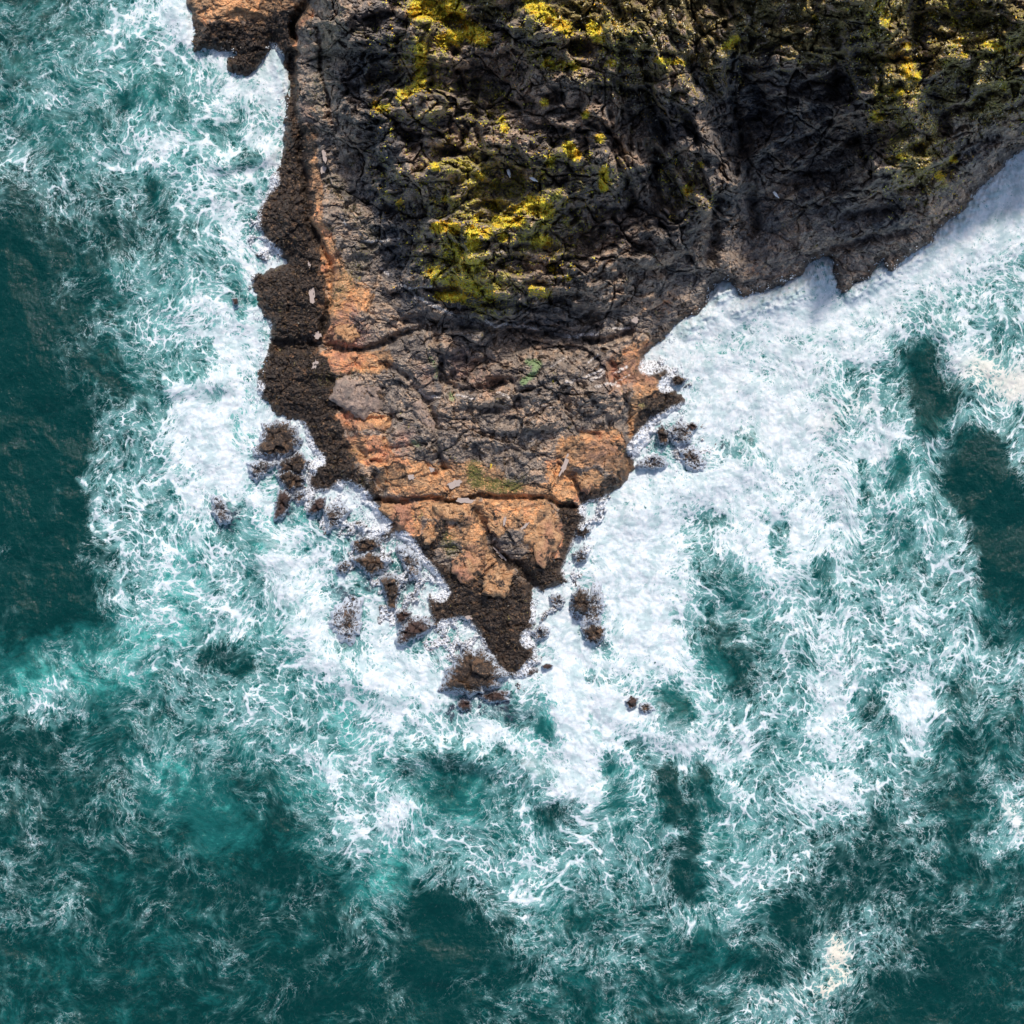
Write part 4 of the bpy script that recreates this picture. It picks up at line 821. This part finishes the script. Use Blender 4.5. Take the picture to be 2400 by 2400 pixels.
def bh(poly, q=.35):
    P = np.array(poly); c0 = P.mean(0)
    pts = np.concatenate([P * .8 + c0 * .2, P * .4 + c0 * .6])
    return float(np.quantile(land_h(pts[:, 0], pts[:, 1]), q))
SLG = 'orange slabs on the low point'
slabs = [
 ('squared orange block at the very end of the slab row', [(1132,1362),(1140,1340),(1165,1318),(1182,1345),(1201,1350),(1198,1375),(1186,1402),(1160,1400),(1127,1392)], .55, M_ORG),
 ('rounded orange boulder tucked against the upper left of the squared block', [(1056,1340),(1062,1310),(1090,1285),(1122,1280),(1132,1310),(1135,1345),(1118,1362),(1085,1370)], .6, M_ORG),
 ('slim orange wedge between the rounded boulder and the dark gully', [(1134,1300),(1155,1296),(1166,1315),(1150,1328),(1134,1340)], .5, M_ORG),
 ('broad flat orange slab right of the dark gully, pale streaks on top', [(1195,1190),(1225,1172),(1272,1172),(1296,1192),(1302,1235),(1318,1262),(1300,1300),(1275,1330),(1255,1325),(1250,1285),(1210,1270),(1188,1262)], .5, M_ORG),
 ('tall narrow orange slab along the upper edge of the dark gully', [(1140,1225),(1150,1190),(1185,1180),(1192,1200),(1184,1250),(1172,1262),(1150,1250)], .4, M_ORG),
 ('westernmost orange slab, wedge-shaped, hanging over the dark ledge', [(884,1192),(905,1178),(945,1182),(968,1195),(955,1225),(942,1240),(920,1222)], .5, M_ORG),
 ('orange slab in the middle of the row just below the long crack', [(1012,1185),(1040,1178),(1075,1182),(1100,1195),(1105,1220),(1080,1225),(1040,1218),(1022,1205)], .45, M_ORG),
 ('small knobbly orange boulder surrounded by black weed', [(988,1255),(1002,1238),(1025,1230),(1038,1240),(1028,1262),(1005,1278),(992,1275)], .45, M_ORG),
 ('ochre block with a curved split standing above the long crack', [(1345,1105),(1375,1080),(1410,1090),(1405,1118),(1380,1158),(1362,1150),(1350,1130)], .55, M_ORG),
 ('oval purplish-grey whaleback rock on the western side', [(768,930),(790,885),(840,880),(895,895),(908,935),(895,965),(850,985),(812,965)], .7, M_GREY),
 ('long leaning grey slab sliding into the dark diagonal crack', [(965,925),(985,930),(1025,1000),(1018,1020),(985,990),(965,960)], .5, M_GREY),
 ('orange-red squared outcrop above the black sea inlet', [(782,765),(800,755),(842,755),(846,790),(820,806),(782,798)], .4, M_ORG),
]
for k, (lab, poly, top, mat) in enumerate(slabs):
    rock('flat_boulder', lab, 'boulder', poly, top, mat, base=bh(poly), flat=7 if mat is M_ORG else 3.5, seed=60 + k, rough_amp=.85, group=SLG, bed=.3)
print('rocks', time.time() - T0)

# ------------------------------------------------------------------ rain pools: still water lying in hollows
t = NT('pool_water')
g = t.n('ShaderNodeNewGeometry').outputs['Position']
t.bsdf(t.mix(t.noise(g, 3, 3, .5).outputs[0], (.40, .31, .26), (.30, .26, .24)), .12, .5)  # pale sky reflection put into the base colour
M_POOL = t.m
pools = [((760,362),(5,22),-10,'forked'),((757,398),(7,14),30,''),((731,695),(8,24),-3,''),((742,785),(13,9),0,''),((725,621),(3,9),-12,''),((1065,1134),(24,9),-22,''),((963,1119),(9,7),0,''),((1012,1100),(8,6),20,''),((1091,1174),(27,7),3,''),((1182,1223),(4,15),8,''),((1229,1234),(4,15),48,''),((1172,1299),(4,26),-42,''),((1324,1090),(7,25),24,''),((1488,749),(10,8),0,''),((1098,1447),(9,6),0,''),((803,1047),(1,1),0,''),((738,855),(7,14),25,'')]
for k, ((cu, cv), (a, b_), rot, _) in enumerate(pools):
    if a < 2: continue
    pts = ell(cu, cv, a, b_, rot, 18, 300 + k)
    pts = [(cu + (p[0] - cu) * w_, cv + (p[1] - cv) * w_) for p, w_ in zip(pts, np.random.RandomState(k).uniform(.55, 1.25, len(pts)))]
    P = np.array(pts)
    hb = float(np.quantile(land_h(P[:, 0], P[:, 1]), .8)) + .04
    top = [at(p[0], p[1], hb) for p in pts]; bot = [at(p[0], p[1], hb - .5) for p in pts]
    n = len(pts)
    me = bpy.data.meshes.new('rock_pool')
    me.from_pydata(top + bot, [], [tuple(range(n))[::-1], tuple(range(n, 2 * n))] + [(i, (i + 1) % n, n + (i + 1) % n, n + i) for i in range(n)])
    me.update()
    link('pool_water', me, M_POOL, kind='structure')

# ------------------------------------------------------------------ scattered growth: countless leaves and weed, one mesh each
def scatter(name, label, n, dens, size, cols, mat_rough, seed, lift=.0, tall=.35, box=(430, 2460, -40, 1620), aspect=2.6, flatness=.5, thr=.3):
    r = np.random.RandomState(seed)
    u = r.uniform(box[0], box[1], n).astype(F); v = r.uniform(box[2], box[3], n).astype(F)
    q = dens(u, v)
    keep = r.rand(n) < q
    u, v = u[keep], v[keep]
    h, f = land_fields(u, v)
    k = (f['d'] > 3)
    u, v, h = u[k], v[k], h[k]
    x, y, z = at(u, v, h)
    m = len(x)
    c = np.stack([x, y, z + lift], 1)
    sz = size * r.uniform(.5, 1.5, m)[:, None]
    a = r.uniform(0, 2 * np.pi, m); el = r.uniform(-flatness, 1.1, m)
    d1 = np.stack([np.cos(a) * np.cos(el), np.sin(a) * np.cos(el), np.sin(el)], 1)
    b_ = a + np.pi / 2 + r.uniform(-.4, .4, m)
    d2 = np.stack([np.cos(b_), np.sin(b_), r.uniform(-.3, .6, m)], 1)
    up = np.array([0, 0, 1.0]) * tall * sz * r.uniform(.3, 1.2, m)[:, None]
    p0 = c - d2 * sz * .5 / aspect * 1.2; p1 = c + d2 * sz * .5 / aspect * 1.2
    p2 = c + d1 * sz * .6 + d2 * sz * .5 / aspect + up; p3 = c + d1 * sz * 1.1 + up * 1.2
    co = np.stack([p0, p1, p2, p3], 1).reshape(-1, 3)
    me = mesh_from(name, co, np.arange(m * 4).reshape(m, 4), smooth=False)
    cc = np.array(cols, F)[r.randint(0, len(cols), m)] * r.uniform(.7, 1.3, (m, 1)).astype(F)
    cc = np.concatenate([np.repeat(cc, 4, 0), np.ones((m * 4, 1), F)], 1)
    fattr(me, 'tint', cc, 'FLOAT_COLOR')
    t = NT(name + '_leaf')
    t.bsdf(t.attr('tint').outputs['Color'], mat_rough, .2)
    return link(name, me, t.m, kind='stuff', label=label)

def veg_d(u, v):
    w = fbm(u, v, 60, 3, 1) * 40
    m = samp(VEG, u + w, v + w)
    cl = ss(0, .25, fbm(u, v, 40, 5, 130, .6))
    return np.clip(m * 1.1, 0, 1) * (.01 + .99 * cl) * .60
scatter('clifftop_vegetation', 'low sunlit cushions of olive and straw vegetation on the cliff top', 420000, veg_d, .085,
        [(.24,.19,.06),(.42,.33,.11),(.56,.45,.18),(.66,.56,.30),(.82,.76,.58),(.28,.25,.09),(.10,.09,.03),(.78,.42,.06),(.74,.56,.10),(.82,.70,.44)], .8, 5, lift=.03, tall=.35, box=(1050, 2640, -300, 520))
def yel_d(u, v):
    w = fbm(u, v, 17, 3, 9) * 5
    return np.clip(samp(YEL, u + w, v + w) * 1.2 - .15, 0, 1) * ss(-.3, .1, fbm(u, v, 12, 2, 131)) + .55 * samp(YELW, u + w, v + w) * ss(.02, .22, fbm(u, v, 22, 4, 132, .6))
scatter('lichen_vegetation', 'crusty yellow and orange lichen tufts on the upper rocks', 420000, yel_d, .09,
        [(.88,.74,.05),(.80,.74,.08),(.90,.50,.03),(.60,.58,.08),(.45,.38,.07)], .6, 6, lift=.02, tall=.4, box=(860, 2440, -30, 720))
def weed_d(u, v):
    w = fbm(u, v, 17, 3, 9) * 6
    return np.clip(samp(LEDGE, u + w, v + w), 0, 1) * ss(0, .25, fbm(u, v, 30, 4, 133, .6)) * .6 * (1 - ss(.15, .5, samp(WASH, u + w, v + w))) * .7
scatter('seaweed_undergrowth', 'dark bladder weed and mussels matted over the tidal ledges', 420000, weed_d, .15,
        [(.014,.011,.010),(.022,.016,.013),(.035,.025,.018),(.02,.015,.012),(.06,.042,.028),(.10,.065,.035),(.03,.028,.03),(.03,.02,.016)], .35, 8, lift=.01, tall=.35, box=(440, 1640, 20, 1620))
print('scatter', time.time() - T0)

# ------------------------------------------------------------------ spray thrown up where the surf hits rock
SPR = paint([([(1660,700),(1700,670),(1740,705)],22,1),([(1760,695),(1880,650),(1930,610)],16,.9),([(1945,620),(1960,680)],16,1),([(1990,685),(2060,640),(2070,620)],14,.9),([(2085,640),(2190,560),(2300,450),(2390,370)],12,.6),([(1560,800),(1640,745)],14,.6),([(595,530),(605,480),(650,400)],16,.8),([(590,560),(640,600)],14,.6),([(640,115),(664,180),(666,300)],12,.7),([(610,740),(618,860),(600,940)],12,.6),([(500,118),(545,125)],10,.6),
([(700,1000),(745,1070)],12,.9),([(815,1140),(860,1200),(890,1230)],16,.9),([(925,1265),(980,1320),(1030,1385)],16,.9),([(860,1280),(910,1270)],12,.8),([(1030,1480),(1100,1470),(1150,1550),(1180,1590)],14,.7),([(1260,1550),(1255,1400)],12,.6),([(1340,1350),(1375,1230)],12,.7),([(1500,1060),(1600,970)],16,.7),([(1540,840),(1600,880)],16,.8),([(640,1080),(700,1140)],40,.35),([(740,1180),(800,1230)],40,.35),([(860,1290),(960,1410)],40,.35),([(1060,1540),(1120,1620)],50,.3),([(1380,1400),(1395,1480)],30,.35),([(1560,1010),(1620,1080)],40,.3)], soft=.8)
r = np.random.RandomState(77)
n = 700000
u = r.uniform(440, 2440, n).astype(F); v = r.uniform(60, 1680, n).astype(F)
cl = ss(-.05, .25, fbm(u, v, 14, 4, 151, .65))
k = r.rand(n) < samp(SPR, u, v) * cl * .8 * ss(22, 4, samp(SD, u, v))
u, v = u[k], v[k]
hb = np.maximum(land_fields(u, v)[0], .15) + np.abs(r.normal(0, .10, len(u)))
x, y, z = at(u, v, hb)
m = len(x); c = np.stack([x, y, z], 1)
rad = (r.uniform(.012, .045, m) ** 1.0)[:, None, None]
tet = np.array([(1, 1, 1), (1, -1, -1), (-1, 1, -1), (-1, -1, 1)], float)[None] * rad * r.uniform(.5, 1.4, (m, 4, 3))
co = (c[:, None] + tet).reshape(-1, 3)
b0 = (np.arange(m) * 4)[:, None, None]
tri = (b0 + np.array([[0, 1, 2], [0, 3, 1], [0, 2, 3], [1, 3, 2]])[None]).reshape(-1, 3)
me = mesh_from('sea_spray', co, tri, smooth=True, n=3)
t = NT('spray_droplets'); t.bsdf((.72, .76, .80), .8, .1)
link('sea_spray_mist', me, t.m, kind='stuff', label='white droplets and froth flung up where waves hit the rock')
print('spray', m)

# ------------------------------------------------------------------ gulls
t = NT('gull_white_plumage'); t.bsdf((.82, .82, .82), .7, .2); M_GW = t.m
t = NT('gull_grey_plumage'); t.bsdf((.42, .44, .47), .7, .2); M_GG = t.m
t = NT('gull_yellow_bill'); t.bsdf((.75, .42, .04), .5, .3); M_GY = t.m
def loft(secs, n=10):
    v = []; f = []
    for (x, cz, rw, rh) in secs:
        for k in range(n):
            a = 2 * math.pi * k / n
            v.append((x, rw * math.cos(a), cz + rh * math.sin(a)))
    for i in range(len(secs) - 1):
        for k in range(n):
            f.append((i * n + k, i * n + (k + 1) % n, (i + 1) * n + (k + 1) % n, (i + 1) * n + k))
    f.append(tuple(range(n))[::-1]); f.append(tuple(range((len(secs) - 1) * n, len(secs) * n)))
    return v, f
def simple(name, vf, mat, parent, label=None, cat=None):
    me = bpy.data.meshes.new(name); me.from_pydata(vf[0], [], vf[1]); me.update()
    me.polygons.foreach_set('use_smooth', np.ones(len(vf[1]), bool))
    return link(name, me, mat, parent)
def gull(u, v, rot, label):
    h = float(land_h(u + np.array([-5, 0, 5, -4, 4, 0, 0.]), v + np.array([0, 0, 0, 4, -4, 6, -6.])).max()) + .02
    x, y, z = at(u, v, h)
    body = loft([(-.30, .13, .015, .008), (-.22, .14, .045, .03), (-.08, .14, .085, .075), (.06, .145, .085, .08), (.15, .17, .05, .055), (.19, .20, .042, .045), (.24, .215, .045, .045), (.28, .212, .03, .03), (.30, .21, .012, .012)])
    o = simple('gull', body, M_GW, None)
    o['label'] = label; o['category'] = 'gull'; o['group'] = 'gulls resting on the cliff'
    for s in (-1, 1):
        w = loft([(-.30, .165, .008, .006), (-.18, .175, .03, .02), (0, .18, .045, .03), (.10, .175, .03, .03)])
        w = ([(p[0], p[1] + s * .055, p[2]) for p in w[0]], w[1])
        simple('wing', w, M_GG if False else M_GW, o)
        l = loft([(-.005, 0, .008, .001), (0, .0, .008, .008), (.005, .0, .008, .001)])
        leg = ([(.008 * math.cos(a) + .02, s * .03 + .008 * math.sin(a), zz) for zz in (0.0, .1) for a in (0, 2.1, 4.2)], [(0, 1, 4, 3), (1, 2, 5, 4), (2, 0, 3, 5)])
        simple('leg', leg, M_GY, o)
    simple('beak', loft([(.295, .208, .012, .012), (.33, .204, .008, .009), (.355, .198, .002, .003)], 6), M_GY, o)
    o.location = (x, y, z); o.rotation_euler = (0, 0, math.radians(rot))
gull(1193, 408, -75, 'white gull perched upright of two, beside orange lichen in the yellow rock field')
gull(1251, 422, -30, 'white gull lying crosswise right of its neighbour in the yellow rock field')
gull(1818, 458, -50, 'single slim white gull against the dark shaded cliff bowl')
print('done', time.time() - T0)
